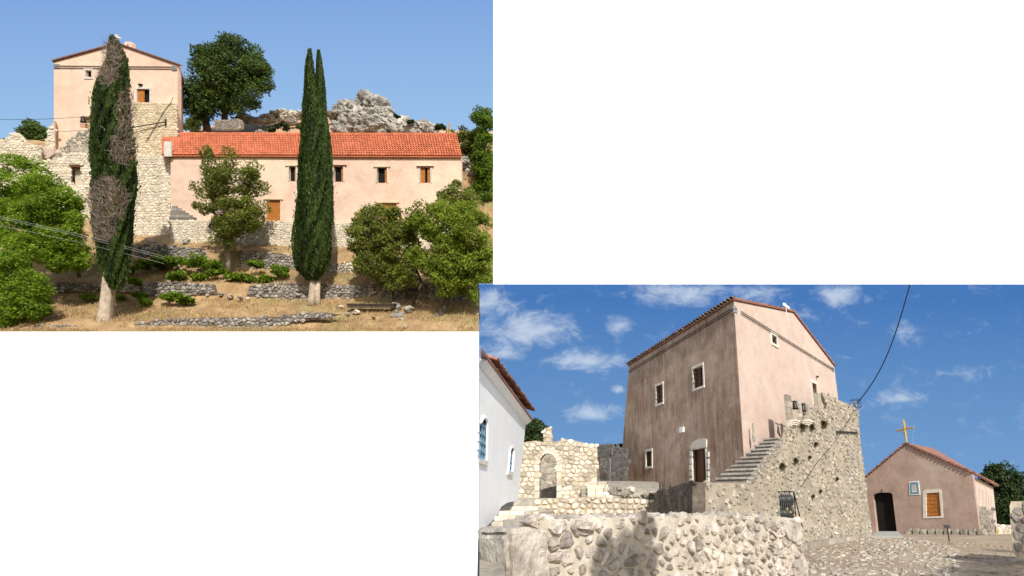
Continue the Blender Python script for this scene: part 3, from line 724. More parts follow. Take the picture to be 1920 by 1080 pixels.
# ---- dry-stone terrace walls
def dry_wall(label, D, pts, seed, size=.26, m='stoneG', hh=(.05, .13)):
    fr = hillfr(D); rubble_wall('dry_stone_wall', label, fr, pts, size, m, 'mortarG', seed, .5, FW, gap=.012, h=hh, aspect=1.2, jit=.48, group='terrace walls on the slope')
dry_wall('lowest grey terrace wall at the front edge, right of the pale cypress trunk', 40.75, [(248, 617), (252, 607), (300, 600), (380, 596), (460, 596), (520, 594), (560, 588), (600, 586), (634, 590), (600, 598), (540, 606), (500, 615), (470, 617)], 21)
dry_wall('short dark terrace wall in the bottom left corner', 40.7, [(14, 618), (40, 613), (120, 610), (166, 614), (172, 618)], 22, .2, hh=(.03, .08))
dry_wall('grey terrace wall between the left trees and the small bushy tree', 45.5, [(100, 548), (108, 529), (180, 532), (250, 538), (262, 530), (330, 529), (400, 534), (408, 552), (300, 555), (262, 552), (180, 545)], 23)
dry_wall('long grey terrace wall passing behind the slim twin-tipped cypress', 45.55, [(462, 556), (468, 536), (520, 531), (620, 533), (700, 536), (706, 552), (660, 560), (620, 570), (590, 566), (540, 562)], 24)
dry_wall('upper grey terrace wall left of the small bushy tree', 48.3, [(255, 478), (255, 458), (300, 460), (380, 466), (386, 480), (378, 492), (330, 488), (300, 484)], 25, .22)
dry_wall('upper grey terrace wall right of the small bushy tree, half shaded', 48.3, [(448, 502), (450, 470), (500, 472), (560, 480), (562, 506), (500, 505)], 26, .22)
dry_wall('pale broken terrace wall left of the right-hand bushy trees', 48.2, [(612, 512), (618, 497), (650, 492), (690, 494), (692, 518), (650, 520)], 27, .24, 'stoneL')
dry_wall('shaded terrace wall under the right-hand bushy trees', 45.4, [(706, 588), (712, 540), (780, 536), (896, 540), (896, 600), (760, 596)], 28, .26)
# loose stones at the front
ORD = 'first second third fourth fifth sixth seventh eighth ninth tenth eleventh twelfth thirteenth fourteenth fifteenth sixteenth seventeenth eighteenth nineteenth twentieth'.split()
sp_ = [(668, 585, 7), (745, 590, 13), (768, 580, 10), (752, 600, 6), (690, 606, 5), (742, 575, 11), (640, 575, 4), (820, 592, 5), (560, 553, 5), (432, 555, 6), (450, 558, 5), (415, 552, 5), (465, 560, 4), (350, 455, 8), (283, 452, 7), (760, 612, 4), (652, 589, 4), (700, 596, 4)]
for i, (x, y, r_) in enumerate(sp_):
    D = float(np.interp(y, [455, 508, 560, 622], [50, 48, 45.3, 39.8]))
    k_ = sorted(q_[0] for q_ in sp_ if (q_[0] < 470, q_[0] < 660) == (x < 470, x < 660)).index(x)
    side = 'left' if x < 470 else ('middle' if x < 660 else 'right')
    tag(rock('field_stone', H(x, y, D - .2), r_ * D / FOC, 40 + i, 'stoneG' if i % 3 else 'stoneL', flat=.7), ORD[k_] + {'left': ' loose stone from the left, lying in the grass below the buttress', 'middle': ' loose stone from the left near the slim cypress foot', 'right': ' loose stone from the left in the dry grass under the right-hand trees'}[side], 'stone', 'loose stones, ' + side)
mb = MB(); fz = hillfr(43.0)
mb.fbox(fz, *fz.rect((651, 570.5), (738, 577)), -.5, 0); mb.fbox(fz, *fz.rect((650, 569), (739, 571)), -.6, .06, .4)
tag(mb.build('dark_beam', 'barkD'), 'long dark squared beam lying on the ground beside the right-hand trees', 'beam')

# ---- boulders on the hill
bl_ = [(690, 203, 24), (664, 210, 20), (712, 206, 20), (676, 222, 18), (700, 224, 17), (648, 214, 14), (722, 222, 13), (686, 190, 13), (655, 226, 14), (664, 238, 15), (688, 240, 16), (712, 240, 14), (735, 236, 17), (752, 234, 14), (770, 238, 14),
       (792, 236, 15), (806, 240, 11), (640, 238, 10), (632, 244, 8), (760, 226, 9), (745, 246, 11), (780, 248, 9), (520, 216, 10), (535, 218, 11), (550, 217, 12), (505, 222, 9), (492, 224, 9), (562, 216, 9), (628, 216, 10), (638, 208, 9), (460, 223, 10), (446, 226, 8), (474, 226, 8), (545, 228, 7), (488, 248, 6), (644, 248, 7), (815, 246, 9), (872, 306, 11), (882, 330, 11), (878, 348, 9), (896, 316, 10), (908, 352, 9)]
for i, (x, y, r_) in enumerate(bl_):
    D = 72.5 - (y - 180) * .11 + (0 if x < 862 else -(72.5 - (y - 180) * .11) + 57.5)
    pos = 'of the rocky peak above the red roof' if 625 < x < 730 else ('on the ridge left of the slim cypress' if x < 600 else ('on the ridge right of the peak' if x < 860 else 'beside the right end of the pink house'))
    same = sorted(b[0] * 1000 + b[1] for b in bl_ if (625 < b[0] < 730) == (625 < x < 730) and (b[0] < 600) == (x < 600) and (b[0] < 860) == (x < 860))
    k_ = same.index(x * 1000 + y)
    tag(rock('boulder', H(x, y, D), r_ * D / FOC * (1.3 if 625 < x < 730 else 1.1), 80 + i, flat=.8, sub=4), ORD[k_] + ' grey limestone boulder from the left ' + pos, 'boulder', 'limestone boulders ' + pos)
fz = hillfr(63)
rubble_wall('low_stone_wall', 'low brown stone wall at the foot of the round tree', fz, [(402, 243), (402, 225), (450, 224), (452, 240), (440, 243)], .25, 'stoneK', 'mortarS', 31, .5, FW, gap=.01)

# ================================================================== HILL MODEL: plants
tree('round_tree', 'left half of the broad dark green tree pair behind the tower, with the nearer trunk', [(385, 140, 48, 52), (372, 180, 36, 48), (405, 110, 34, 40), (395, 195, 30, 34)], 64.5, [[(389, 246, .38), (386, 225, .30), (384, 200, .26), (380, 170, .2)]], 'oak', 95, 190, (10, 17), .17, 1, bright=-.1)
tree('round_tree', 'right half of the broad dark green tree pair behind the tower, on a straight trunk', [(445, 120, 50, 50), (462, 165, 46, 42), (425, 180, 44, 40), (438, 90, 24, 20), (476, 140, 30, 40)], 65.5, [[(421, 228, .30), (421, 205, .26), (424, 180, .22), (430, 150, .2)]], 'oak', 110, 190, (10, 17), .17, 2, bright=-.1)
tree('small_tree', 'small bushy tree in front of the pink house, left of the slim cypress', [(410, 300, 34, 34), (440, 340, 58, 46), (395, 360, 36, 46), (430, 400, 54, 50), (470, 390, 36, 50), (425, 440, 34, 28), (480, 335, 26, 24)], 47.3, [[(430, 511, .26), (428, 485, .2), (426, 460, .17), (432, 425, .13)], [(427, 462, .14), (410, 420, .1), (398, 390, .07)], [(428, 462, .14), (455, 410, .1), (470, 370, .06)]], 'olive', 125, 135, (8, 15), .12, 3, bark='bark', bright=.2)
tree('leafy_tree', 'large light green tree filling the left edge', [(30, 330, 55, 42), (60, 370, 60, 55), (20, 410, 50, 60), (95, 380, 42, 48), (110, 440, 48, 50), (50, 460, 60, 50), (140, 400, 26, 36), (120, 480, 44, 36)], 43.6, [[(60, 560, .3), (56, 520, .25), (48, 470, .2), (60, 420, .15)], [(148, 520, .12), (142, 480, .1), (132, 440, .07)]], 'bright', 210, 170, (10, 18), .12, 4, bright=.38)
tree('leafy_tree', 'low bright green bushy tree in the bottom left corner', [(20, 500, 40, 40), (45, 540, 45, 42), (15, 560, 40, 46), (60, 575, 32, 26), (10, 600, 30, 20)], 41.2, [[(2, 618, .2), (6, 590, .16), (20, 550, .12)]], 'bright', 120, 180, (9, 16), .11, 5, bright=.2)
tree('olive_tree', 'left one of the right-hand bushy trees, with slim trunks', [(715, 420, 52, 34), (740, 470, 50, 44), (690, 445, 40, 36), (755, 420, 36, 36), (700, 490, 36, 30), (745, 515, 40, 28)], 44.2, [[(738, 592, .14), (738, 555, .12), (735, 520, .1), (728, 480, .08)], [(772, 590, .12), (778, 555, .1), (792, 530, .07)]], 'olive', 175, 170, (9, 15), .115, 6, bright=.42)
tree('olive_tree', 'largest right-hand bushy tree, on a thick leaning trunk', [(830, 420, 62, 44), (880, 440, 50, 60), (810, 470, 50, 44), (860, 500, 60, 46), (800, 410, 40, 34), (905, 500, 26, 56), (840, 530, 40, 30), (885, 545, 24, 28)], 42.6, [[(820, 618, .42), (826, 590, .32), (838, 560, .25), (846, 530, .2), (850, 490, .15)]], 'lime_l', 260, 170, (9, 16), .115, 7, bright=.4)
tree('olive_tree', 'rounded bushy tree top rising behind the largest right-hand tree', [(860, 365, 38, 26), (880, 380, 30, 28), (840, 378, 26, 22)], 45.8, [[(856, 420, .12), (854, 395, .1), (858, 375, .07)]], 'olive', 34, 120, (7, 12), .11, 8, bright=.35)
tree('dark_tree', 'dark green tree cut by the right edge beside the rocks', [(908, 222, 20, 18), (914, 250, 22, 24), (905, 285, 22, 26), (912, 325, 22, 34), (910, 372, 20, 32), (888, 350, 12, 18)], 56, [[(912, 365, .2), (910, 330, .16), (908, 290, .12)]], 'bright', 95, 150, (8, 13), .14, 9, bright=-.25)
tree('scrub_tree', 'grey-green scrub between the red roof end and the right edge', [(862, 254, 26, 12), (885, 268, 26, 20), (884, 298, 18, 22), (900, 262, 18, 18), (876, 325, 8, 12)], 58.5, [[(882, 335, .12), (880, 300, .1)]], 'olive', 80, 120, (7, 11), .13, 10, bright=-.1)
tree('small_tree', 'small round green tree behind the ruins at the left edge', [(58, 244, 26, 16), (70, 256, 22, 14), (48, 258, 18, 12)], 68, [[(62, 278, .14), (60, 262, .12), (60, 250, .08)]], 'oak', 44, 130, (7, 11), .16, 11, bright=.1)
tree('scrub_tree', 'dull green bush between the tower and the round tree', [(360, 234, 16, 12)], 70, [[(360, 250, .1), (360, 240, .08)]], 'olive', 16, 90, (6, 9), .15, 12, bright=.0)
for i, (x, y, r_, d_) in enumerate([(528, 243, 14, 62), (508, 247, 9, 62), (826, 244, 13, 61), (744, 222, 8, 66), (770, 230, 7, 65), (12, 266, 8, 66), (560, 240, 6, 62)]):
    shrub('hill_shrub', ['low dark shrub on the bare earth left of the slim cypress', 'smaller dark shrub beside the low stone wall by the round tree', 'dark shrub above the right end of the red roof', 'dark shrub in a crevice right of the rocky peak', 'tiny shrub on the ridge right of the peak', 'tiny green shrub on the ruin at the left edge', 'tiny shrub just left of the slim cypress'][i], x, y, r_, d_, 'pinel' if i < 5 else 'olive', 420, 60 + i, leaf=.13)

cypress('cypress', 'ragged cypress with brown dead patches and a pale thick trunk', [(66, 207, 212), (80, 202, 224), (110, 196, 237), (150, 178, 241), (200, 172, 249), (250, 168, 254), (310, 166, 256), (350, 165, 255), (400, 168, 254), (450, 178, 250), (490, 184, 247), (520, 190, 240), (542, 203, 226)], 41.6,
        [[(194, 613, .56), (197, 598, .45), (199, 575, .40), (202, 545, .37), (205, 515, .36), (209, 430, .25), (212, 300, .18)]],
        dead=[(211, 110, 19, 40, 380), (202, 140, 18, 20, 240), (236, 205, 18, 40, 320), (232, 275, 27, 34, 420), (203, 375, 38, 44, 900), (195, 425, 24, 26, 260)], n=44000, seed=3)
cypress('cypress', 'slim dark cypress with twin tips and an even green outline', [(92, 578, 583), (110, 574, 586), (140, 570, 590), (165, 569, 600), (200, 567, 606), (250, 563, 612), (300, 559, 613), (350, 555, 622), (410, 551, 625), (450, 549, 625), (480, 549, 622), (500, 554, 617), (515, 566, 606), (524, 575, 600)], 44.6,
        [[(583, 578, .34), (585, 560, .28), (588, 530, .25), (590, 480, .2), (588, 350, .15)], [(597, 578, .24), (595, 555, .2), (596, 520, .2)]], n=40000, seed=8)
# its second tip
g = np.random.default_rng(18); n = 11000; ys = np.array([95, 110, 150, 200, 260, 330, 420]); yy = g.uniform(95, 420, n); cx = np.interp(yy, ys, [597, 598, 600, 602, 606, 610, 612]); w = np.interp(yy, ys, [2, 4.5, 7.5, 10, 12.5, 14, 12])
ph = g.uniform(0, 2 * np.pi, n); fl_ = 1 + .14 * np.sin(ph * 4 + yy * .05); rr = fl_ * (1 - .2 * g.random(n) ** 2)
C = H_np(cx + w * rr * np.cos(ph), yy, 44.4 + w * .042 * rr * np.sin(ph)); out = np.cos(ph)[:, None] * np.array(RT) + np.sin(ph)[:, None] * np.array(FW)
A = np.array(UPV) + out * g.uniform(0, .5, n)[:, None] + rnd_unit(g, n) * .25; A /= np.linalg.norm(A, axis=1)[:, None]; Bv = np.cross(A, out + rnd_unit(g, n) * .7); Bv /= np.linalg.norm(Bv, axis=1)[:, None]; L = g.uniform(.07, .17, n)
leaves('second_tip', C, A * L[:, None], Bv * (L * .34)[:, None], g.uniform(-.6, .6, n) + (fl_ - 1) * 3, 'cyp', bpy.data.objects['cypress.001'])

vn = [(300, 495, 22, 47.4), (330, 500, 22, 47.2), (362, 496, 24, 47.2), (395, 500, 20, 47.2), (275, 500, 18, 47.3), (410, 515, 16, 46.6), (440, 525, 14, 46.3), (465, 528, 16, 46.2), (500, 528, 16, 46.2), (525, 514, 18, 46.6), (335, 522, 18, 46.4), (370, 524, 16, 46.4),
      (255, 530, 12, 45.2), (262, 556, 12, 44.6), (320, 560, 18, 44.2), (344, 566, 14, 44.0), (270, 568, 10, 44.0), (170, 560, 12, 44.8), (225, 560, 10, 44.8), (480, 500, 14, 47.2), (245, 510, 14, 46.8)]
for i, (x, y, r_, d_) in enumerate(vn):
    low = y > 540; k_ = sorted(v[0] for v in vn if (v[1] > 540) == low).index(x)
    shrub('vine', ORD[k_] + (' vine plant from the left on the grass below the middle terrace wall' if low else ' vine plant from the left on the terrace between the two cypresses'), x, y, r_ * 1.25, d_, 'bright', 620, 120 + i, squash=.5, leaf=.13, cat='vine', group='vines in front of the wall' if low else 'vines on the terrace')

# ---- overhead cables
def cable(name, label, pts, r_, m, cat='cable', group=None):
    mb = MB(); mb.tube(pts, r_, 5); return tag(mb.build(name, m), label, cat, group)
for i, (y0, y1, y2) in enumerate([(407, 452, 508), (410.5, 456, 512), (424, 468, 520)]):
    cable('overhead_cable', ['highest', 'middle', 'lowest'][i] + ' of three pale cables crossing the ragged cypress', [H(-30 + 430 * t, y0 - 7 + (y2 - y0 + 7) * (t * .8 + t * t * .2), 40.6) for t in [k / 14 for k in range(12)]], .0065, 'cable', group='cables across the slope')
cable('overhead_cable', 'thin dark cable running from the left edge to the tower', [H(-20 + 190 * k / 8, 224 - 6 * k / 8 + 2.5 * math.sin(math.pi * k / 8), 54.2) for k in range(9)], .02, 'lamp')
cable('wall_cable', 'dark cable slanting down the ochre stone block', [fb.P(*fb.uv(x, y), .1) for x, y in ((326, 184), (322, 193), (312, 205), (296, 232), (276, 266))], .025, 'lamp')
mb = MB(); mb.tube([fb.P(*fb.uv(255, 241), .35), fb.P(*fb.uv(312, 230), .2)], .05, 5); mb.tube([fb.P(*fb.uv(312, 224), .1), fb.P(*fb.uv(312, 236), .1)], .08, 5)
tag(mb.build('wall_bracket', 'iron'), 'dark iron bracket arm fixed to the ochre stone block', 'bracket')
#@@YARD
# ================================================================== COURTYARD MODEL
ZU = Vector((0, 0, 1))
def hdir(px): r = ray(px, 940); return Vector((r.x, r.y, 0)).normalized()
dR, dL = hdir(1982), hdir(720)
nR = Vector((dR.y, -dR.x, 0)); nL = Vector((-dL.y, dL.x, 0))
A0 = WZ(1500, 1030, -2.2)
gv = Vector((0, 1, 0)); gn = Vector((0, 0, 1))
fg_ = Fr(Vector((0, 27, -2.2)), Vector((1, 0, 0)), gv, gn)
def zg(Y): return -2.2 - .035 * max(0, Y - 42)
# ground sheet
mb = MB(); vs = []; nx, ny = 60, 60
for j in range(ny + 1):
    Y = 5 + 70 * j / ny
    for i in range(nx + 1):
        x0 = (898 - PX) / 1117 * Y + .15; X = x0 + (70 - x0) * i / nx
        vs.append((X, Y, zg(Y) + mnoise.noise(Vector((X * .6, Y * .4, 0))) * .05))
mb.add(vs, [(j * (nx + 1) + i, j * (nx + 1) + i + 1, (j + 1) * (nx + 1) + i + 1, (j + 1) * (nx + 1) + i) for j in range(ny) for i in range(nx)])
YG = struct(mb.build('courtyard', 'yard', smooth=True))
# worn paving bedded in the earth
yp = fg_.poly([(1512, 1079), (1505, 1040), (1560, 1018), (1640, 1008), (1730, 1012), (1800, 1030), (1800, 1090), (1600, 1090)])
stones(YG, fg_, yp, .30, 'pave', 61, gap=.05, h=(.012, .06), aspect=1.1, keep=.6, shrink=(.45, 1), name='paving_stone', ind=200, d0=.0)
mb = MB()
yp2 = fg_.poly([(1640, 1040), (1800, 1016), (1915, 1022), (1915, 1079), (1640, 1079)])
stones(YG, fg_, yp2, .3, 'yard', 62, gap=.05, h=(.01, .03), aspect=1.1, keep=.35, shrink=(.4, .9), d0=.01)

# ---- tower house
fR0 = Fr(A0 - nR * 1.55, dR, ZU, nR)
uc = fR0.uv(1391, 800)[0]; corner = fR0.P(uc, 0); corner.z = 0
fR = Fr(corner, dR, ZU, nR); fL = Fr(corner, dL, ZU, nL)
T2 = thing('tower_house', 'tall gabled tower house with brown-stained left wall and stone stair', 'house', Vector((corner.x, corner.y, .2)))
vtop = fR.uv(1385.5, 570)[1]
ape = fR.uv(1487, 587); rev = fR.uv(1564, 687); wR = rev[0]
oR = [(.012, -.3), (.012, vtop), ape, rev, (wR, -.3)]
swr = fR.rect((1446, 627), (1457, 648)); sdr = fR.rect((1521.5, 717), (1535, 764))
mb = MB(); mb.slab(fR, oR, [rpoly(swr), rpoly(sdr)], .5, dL); mb.build('gable_wall', 'pink2', T2)
lev = fL.uv(1179, 686); lmid = fL.uv(1170, 800); lbot = fL.uv(1161, 915)
oL = [(.006, -.5), (.006, vtop - .01), (lev[0], lev[1]), lmid, lbot, (lbot[0], -.5)]
L1 = fL.rect((1300.5, 692), (1319, 684.5), (1318, 723), (1301, 730)); L2 = fL.rect((1231, 725), (1243.5, 719), (1242.5, 754.5), (1231, 758)); L3 = fL.rect((1212, 846), (1222.5, 846), (1222.5, 874), (1212, 875)); LD = fL.rect((1299.5, 842), (1324, 841), (1324, 906), (1299, 906))
mb = MB(); mb.slab(fL, oL, [rpoly(L1), rpoly(L2), rpoly(L3), rpoly(LD)], .5, dR); mb.build('stained_wall', 'pinkst', T2)['label'] = 'left wall stained brown, with streaks painted for the eave tile shadows'
# closing walls behind
far = fL.P(lev[0], 0); far2 = fR.P(wR, 0)
for p0, p1, h0 in ((far2, far2 + (far - corner) * .95, rev[1] - .15),):
    mb = MB(); t_ = nR * -.3; z0, z1 = Vector((0, 0, -.3)), Vector((0, 0, h0)); p0 = p0 + dL * .4 - dR * .05; p1 = p1 - dR * .05
    mb.hexa([p0 + z0, p1 + z0, p1 + z0 + t_, p0 + z0 + t_, p0 + z1, p1 + z1, p1 + z1 + t_, p0 + z1 + t_]); mb.build('rear_wall', 'pink2', T2)
# roof
ll = lev[0]; ov = .12
pe0 = fR.P(0, vtop) - dR * ov - dL * .12; pe1 = fL.P(lev[0], lev[1]) - dR * ov + dL * .1
pa0 = fR.P(*ape) - dL * .12 + ZU * .05; pa1 = pa0 + (pe1 - pe0)
pr0 = fR.P(*rev) + dR * ov - dL * .12; pr1 = pr0 + (pe1 - pe0)
mb = MB(); th = ZU * .10
mb.hexa([pe0, pe1, pa1, pa0, pe0 + th, pe1 + th, pa1 + th, pa0 + th]); mb.hexa([pr0, pr1, pa1, pa0, pr0 + th, pr1 + th, pa1 + th, pa0 + th])
rfo = mb.build('roof', 'tileO', T2)
tl = MB(); r2 = random.Random(8); ev = (pe1 - pe0); k = 44; upr = (pa0 - pe0).normalized(); nn = ev.normalized().cross(upr); nn = nn if nn.z > 0 else -nn
barrel_tiles(tl, pe0 + th - upr * .16, ev.normalized(), upr, nn, k, 2, ev.length / k, .45, ev.length / k * .46, r2)
tl.build('eave_tiles', 'tileP', rfo, kind='stuff')
tl = MB()
for a_, b_ in ((pe0, pa0), (pa0, pr0)):
    for i in range(24):
        p = a_.lerp(b_, (i + .5) / 24) + th; tl.tube([p - dL * .05, p + dL * .35], .055, 6, tone=r2.uniform(-.8, .8))
tl.build('verge_tiles', 'tileO', rfo, kind='stuff')
mb = MB(); b0 = fR.P(*fR.uv(1474, 588), .16); 
fcr = Fr(b0, dR, ZU, nR); cu = fcr.uv(1474, 588)[0]
mb.fbox(fcr, *fcr.rect((1473, 567.5), (1475.4, 592)), -.025, .025); mb.fbox(fcr, *fcr.rect((1469, 573), (1479.4, 575.4)), -.03, .03); mb.build('gable_cross', 'paper', T2)
window(T2, fR, swr, .15, bars=0)
window(T2, fR, sdr, .20, name='door', pm='woodD', sill=False)
for r_ in (L1, L2): window(T2, fL, r_, .13, bars=3, shutters=((.55, .98, -.2),), sm='woodD')
window(T2, fL, L3, .13, shutters=((.1, .9, -.2),), sm='woodD', fm='trim')
w = window(T2, fL, LD, .11, name='door', sill=False, shutters=((.45, 1.0, -.25),), sm='woodD')
mb = MB(); q = fL.poly([(1296, 840), (1297, 833), (1303, 827), (1312, 823), (1321, 822), (1326, 824), (1326, 839)]); mb.slab(fL, q, [], .1, d=.07); mb.build('lintel_stone', 'trim', w)
for i in range(5):
    for sx in (1294.5, 1325.5):
        y = 848 + i * 12 + rng.uniform(-2, 2); rr_ = fL.rect((sx, y), (sx + 5, y + 9)); mb = MB(); mb.fbox(fL, *rr_, -.02, .06 + rng.uniform(0, .02), rng.uniform(-1, 1)); mb.build('jamb_stone', 'trim', w)
for dv in (0, -.14):
    p0 = fR.uv(1386.5, 583); p1 = fR.uv(1562, 692)
    mb = MB(); mb.tube([fR.P(p0[0] + .1, p0[1] + dv, .06), fR.P(p1[0], p1[1] + dv, .06)], .022, 5); mb.build('tie_rod', 'iron', T2)
    p0 = (0, fR.uv(1386.5, 583)[1]); p1 = fL.uv(1179, 696)
    mb = MB(); mb.tube([fL.P(.1, p0[1] + dv, .06), fL.P(p1[0], p1[1] + dv, .06)], .022, 5); mb.build('tie_rod', 'iron', T2)
for fr_, a_, s_ in ((fR, 0, 1), (fR, fR.uv(1562, 692)[0] - .3, 1), (fL, 0, 1), (fL, lev[0] - .35, 1)):
    vb = fR.uv(1386.5, 583)[1] if a_ == 0 else (fR.uv(1562, 692)[1] if fr_ is fR else fL.uv(1179, 696)[1])
    mb = MB(); mb.fbox(fr_, a_ - .01, vb - .24, a_ + .3, vb - .12, -.01, .05); mb.fbox(fr_, a_ - .012, vb - .05, a_ + .3, vb + .1, -.01, .055); mb.build('anchor_plate', 'steel', T2)
mb = MB(); mb.fbox(fL, *fL.rect((1276.5, 802), (1283.5, 810)), 0, .12); mb.build('lamp_box', 'paper', T2)
mb = MB(); b = fR.P(*fR.uv(1530, 708), .12); mb.tube([b, b + ZU * .12], [.1, .07], 8); mb.build('door_lamp', 'iron', T2)

# ---- stair and its great stone side wall
fW = Fr(A0, dR, ZU, nR)
u_ = lambda x, y: fW.uv(x, y)
ST = thing('stone_stair', 'stone stair climbing past a tall rubble wall to the tower door', 'staircase', Vector(fW.P(*u_(1500, 1030))))
s0 = u_(1402, 904); s1 = u_(1463, 822); ns = 11
steps = []
for i in range(ns):
    a = s0[0] + (s1[0] - s0[0]) * i / ns; top = s0[1] + (s1[1] - s0[1]) * (i + 1) / ns; nxt = s0[0] + (s1[0] - s0[0]) * (i + 1) / ns
    mb = MB(); mb.fbox(fW, a - .05, top - (s1[1] - s0[1]) / ns - .03, nxt + .25, top, -1.45 + .8 * i / ns, .02 + rng.uniform(0, .03), rng.uniform(-.8, .8))
    mb.fbox(fW, a - .13, top - .07, nxt + .2, top + .012, -1.47 + .8 * i / ns, .05, rng.uniform(1.0, 2.0))
    mb.build('step', 'stoneK', ST); steps.append((a, top))
px_top = [(1298, 1010), (1298, 904), (1345, 905), (1402, 905)]
poly = [u_(*p) for p in px_top]
for a, top in steps: poly += [(a, top - .12), (a + .02, top - .02)]
poly += [u_(1465, 822), u_(1472, 800), u_(1484, 799), u_(1484, 787), u_(1512, 791), u_(1512, 759), u_(1549, 767), u_(1550, 756), u_(1541, 738), u_(1541, 735), u_(1609, 767), u_(1612, 815), u_(1621, 891), u_(1640, 1040), u_(1300, 1040)]
mb = MB(); mb.slab(fW, poly, [], .9, hdir(1316)); core = mb.build('side_wall', 'mortarS', ST)
stones(core, fW, poly, .27, 'stoneS', 71, gap=.03, h=(.03, .10), ind=300, keep=.72, shrink=(.4, 1), aspect=1.15, jit=.55)
# bell pillars (things of the wall), corbels
for a, b in (((1477, 741.5), (1485, 800)), ((1498.3, 750.5), (1502, 790)), ((1511.5, 756), (1514, 792))):
    rr_ = fW.rect(a, (b[0], a[1]), b, (a[0], b[1])); mb = MB()
    n_ = 5
    for k in range(n_):
        v0 = rr_[1] + (rr_[3] - rr_[1]) * k / n_; v1 = rr_[1] + (rr_[3] - rr_[1]) * (k + 1) / n_ - .012
        e = rng.uniform(0, .03); mb.fbox(fW, rr_[0] - e, v0, rr_[2] + e, v1, -.13 - e, .03 + e, rng.uniform(-1, 1))
    mb.build('bell_pillar', 'stoneS', ST)
for x in (1484, 1508):
    mb = MB(); a = u_(x, 797)
    for k in range(3): mb.fbox(fW, a[0] - .1 - k * .03, a[1] + k * .09, a[0] + .34 + k * .05, a[1] + k * .09 + .075, -.1, .22 + k * .06, .5)
    mb.build('corbel', 'trim', ST)
mb = MB(); a = u_(1490, 750); b = u_(1511, 760); mb.tube([fW.P(a[0] - .25, a[1] - .03, -.2), fW.P(b[0], b[1] - .02, -.2)], .03, 5); mb.build('bell_bar', 'iron', ST)
# baluster by the stair head
bl2 = thing('baluster', 'stone post and baluster at the stair head against the pink wall', 'baluster', fW.P(*u_(1450, 830), -1.0))
mb = MB(); a = fW.P(*u_(1457, 826), -1.2); 
mb.tube([a, a + ZU * .25, a + ZU * .5, a + ZU * .7, a + ZU * .95], [.05, .10, .05, .06, .05], 8); mb.build('post', 'stoneS', bl2)
bell(fW.P(*u_(1491.5, 752.5), -.06), .42, ZU, 'bell', 'dark bell hanging between the left and middle stone pillars')
bell(fW.P(*u_(1506.5, 757.5), -.06), .42, ZU, 'bell', 'dark bell hanging between the middle and right stone pillars')
# landing parapet pier by the door
mb = MB(); rr_ = fW.rect((1536, 738), (1541, 738), (1541, 768), (1536, 768)); mb.fbox(fW, rr_[0], rr_[1] - .1, rr_[2], rr_[3], -.28, -.02); mb.build('parapet_pier', 'stoneS', ST)
# kerb along the foot
fk = Fr(A0 + nR * .28, dR, ZU, nR); kb = thing('stone_kerb', 'low whitish stone kerb along the foot of the great wall', 'kerb', fk.P(0, -.1))
k0 = fk.uv(1498, 1020); k1 = fk.uv(1634, 1000); nb = 12
for i in range(nb):
    a = k0[0] + (k1[0] - k0[0]) * i / nb; b = k0[0] + (k1[0] - k0[0]) * (i + 1) / nb
    mb = MB(); e = rng.uniform(-.03, .03); vt = k0[1] + (k1[1] - k0[1]) * i / nb; mb.fbox(fk, a + .01, zg(fk.P(a, 0).y) - .15, b - .01, vt + e, -.4, e, rng.uniform(-.8, .8)); mb.build('stone', 'stoneS', kb)
# left platform face: its stain and its shade both put into dark stone
pl0 = fW.P(*u_(1298, 1000)); pl0.z = 0
p1 = W(1227, 940, pl0.y + 5.0); p1.z = 0; dirP = (p1 - pl0).normalized(); fP = Fr(pl0, dirP, ZU, Vector((-dirP.y, dirP.x, 0)))
PB = thing('stained_shaded_block', 'weathered block end of the platform, darkened for shade, beside the low stone wall', 'wall', pl0 + Vector((0, 0, -1)))
o_ = fP.poly([(1298, 904), (1280, 906), (1250, 917), (1236, 924), (1226, 930), (1225, 985), (1298, 1000)])
mb = MB(); mb.slab(fP, o_, [], .5); mb.build('core', 'stoneD', PB)
stones(PB, fP, o_, .26, 'stoneD', 72, gap=.02, h=(.01, .035), ind=90, keep=.8, aspect=3.2)
# platform paving
mb = MB(); zt = fW.P(*u_(1345, 905)).z - .03
mb.add([(pl0.x, pl0.y, zt), fW.P(s0[0], 0) * 1 + Vector((0, 0, zt)), Vector((corner.x + 1, corner.y + 1, zt)), fL.P(lev[0], 0) + Vector((0, 0, zt - .1)), (p1.x, p1.y, zt - .3)], [(0, 1, 2, 3, 4)])
struct(mb.build('platform', 'pave'))
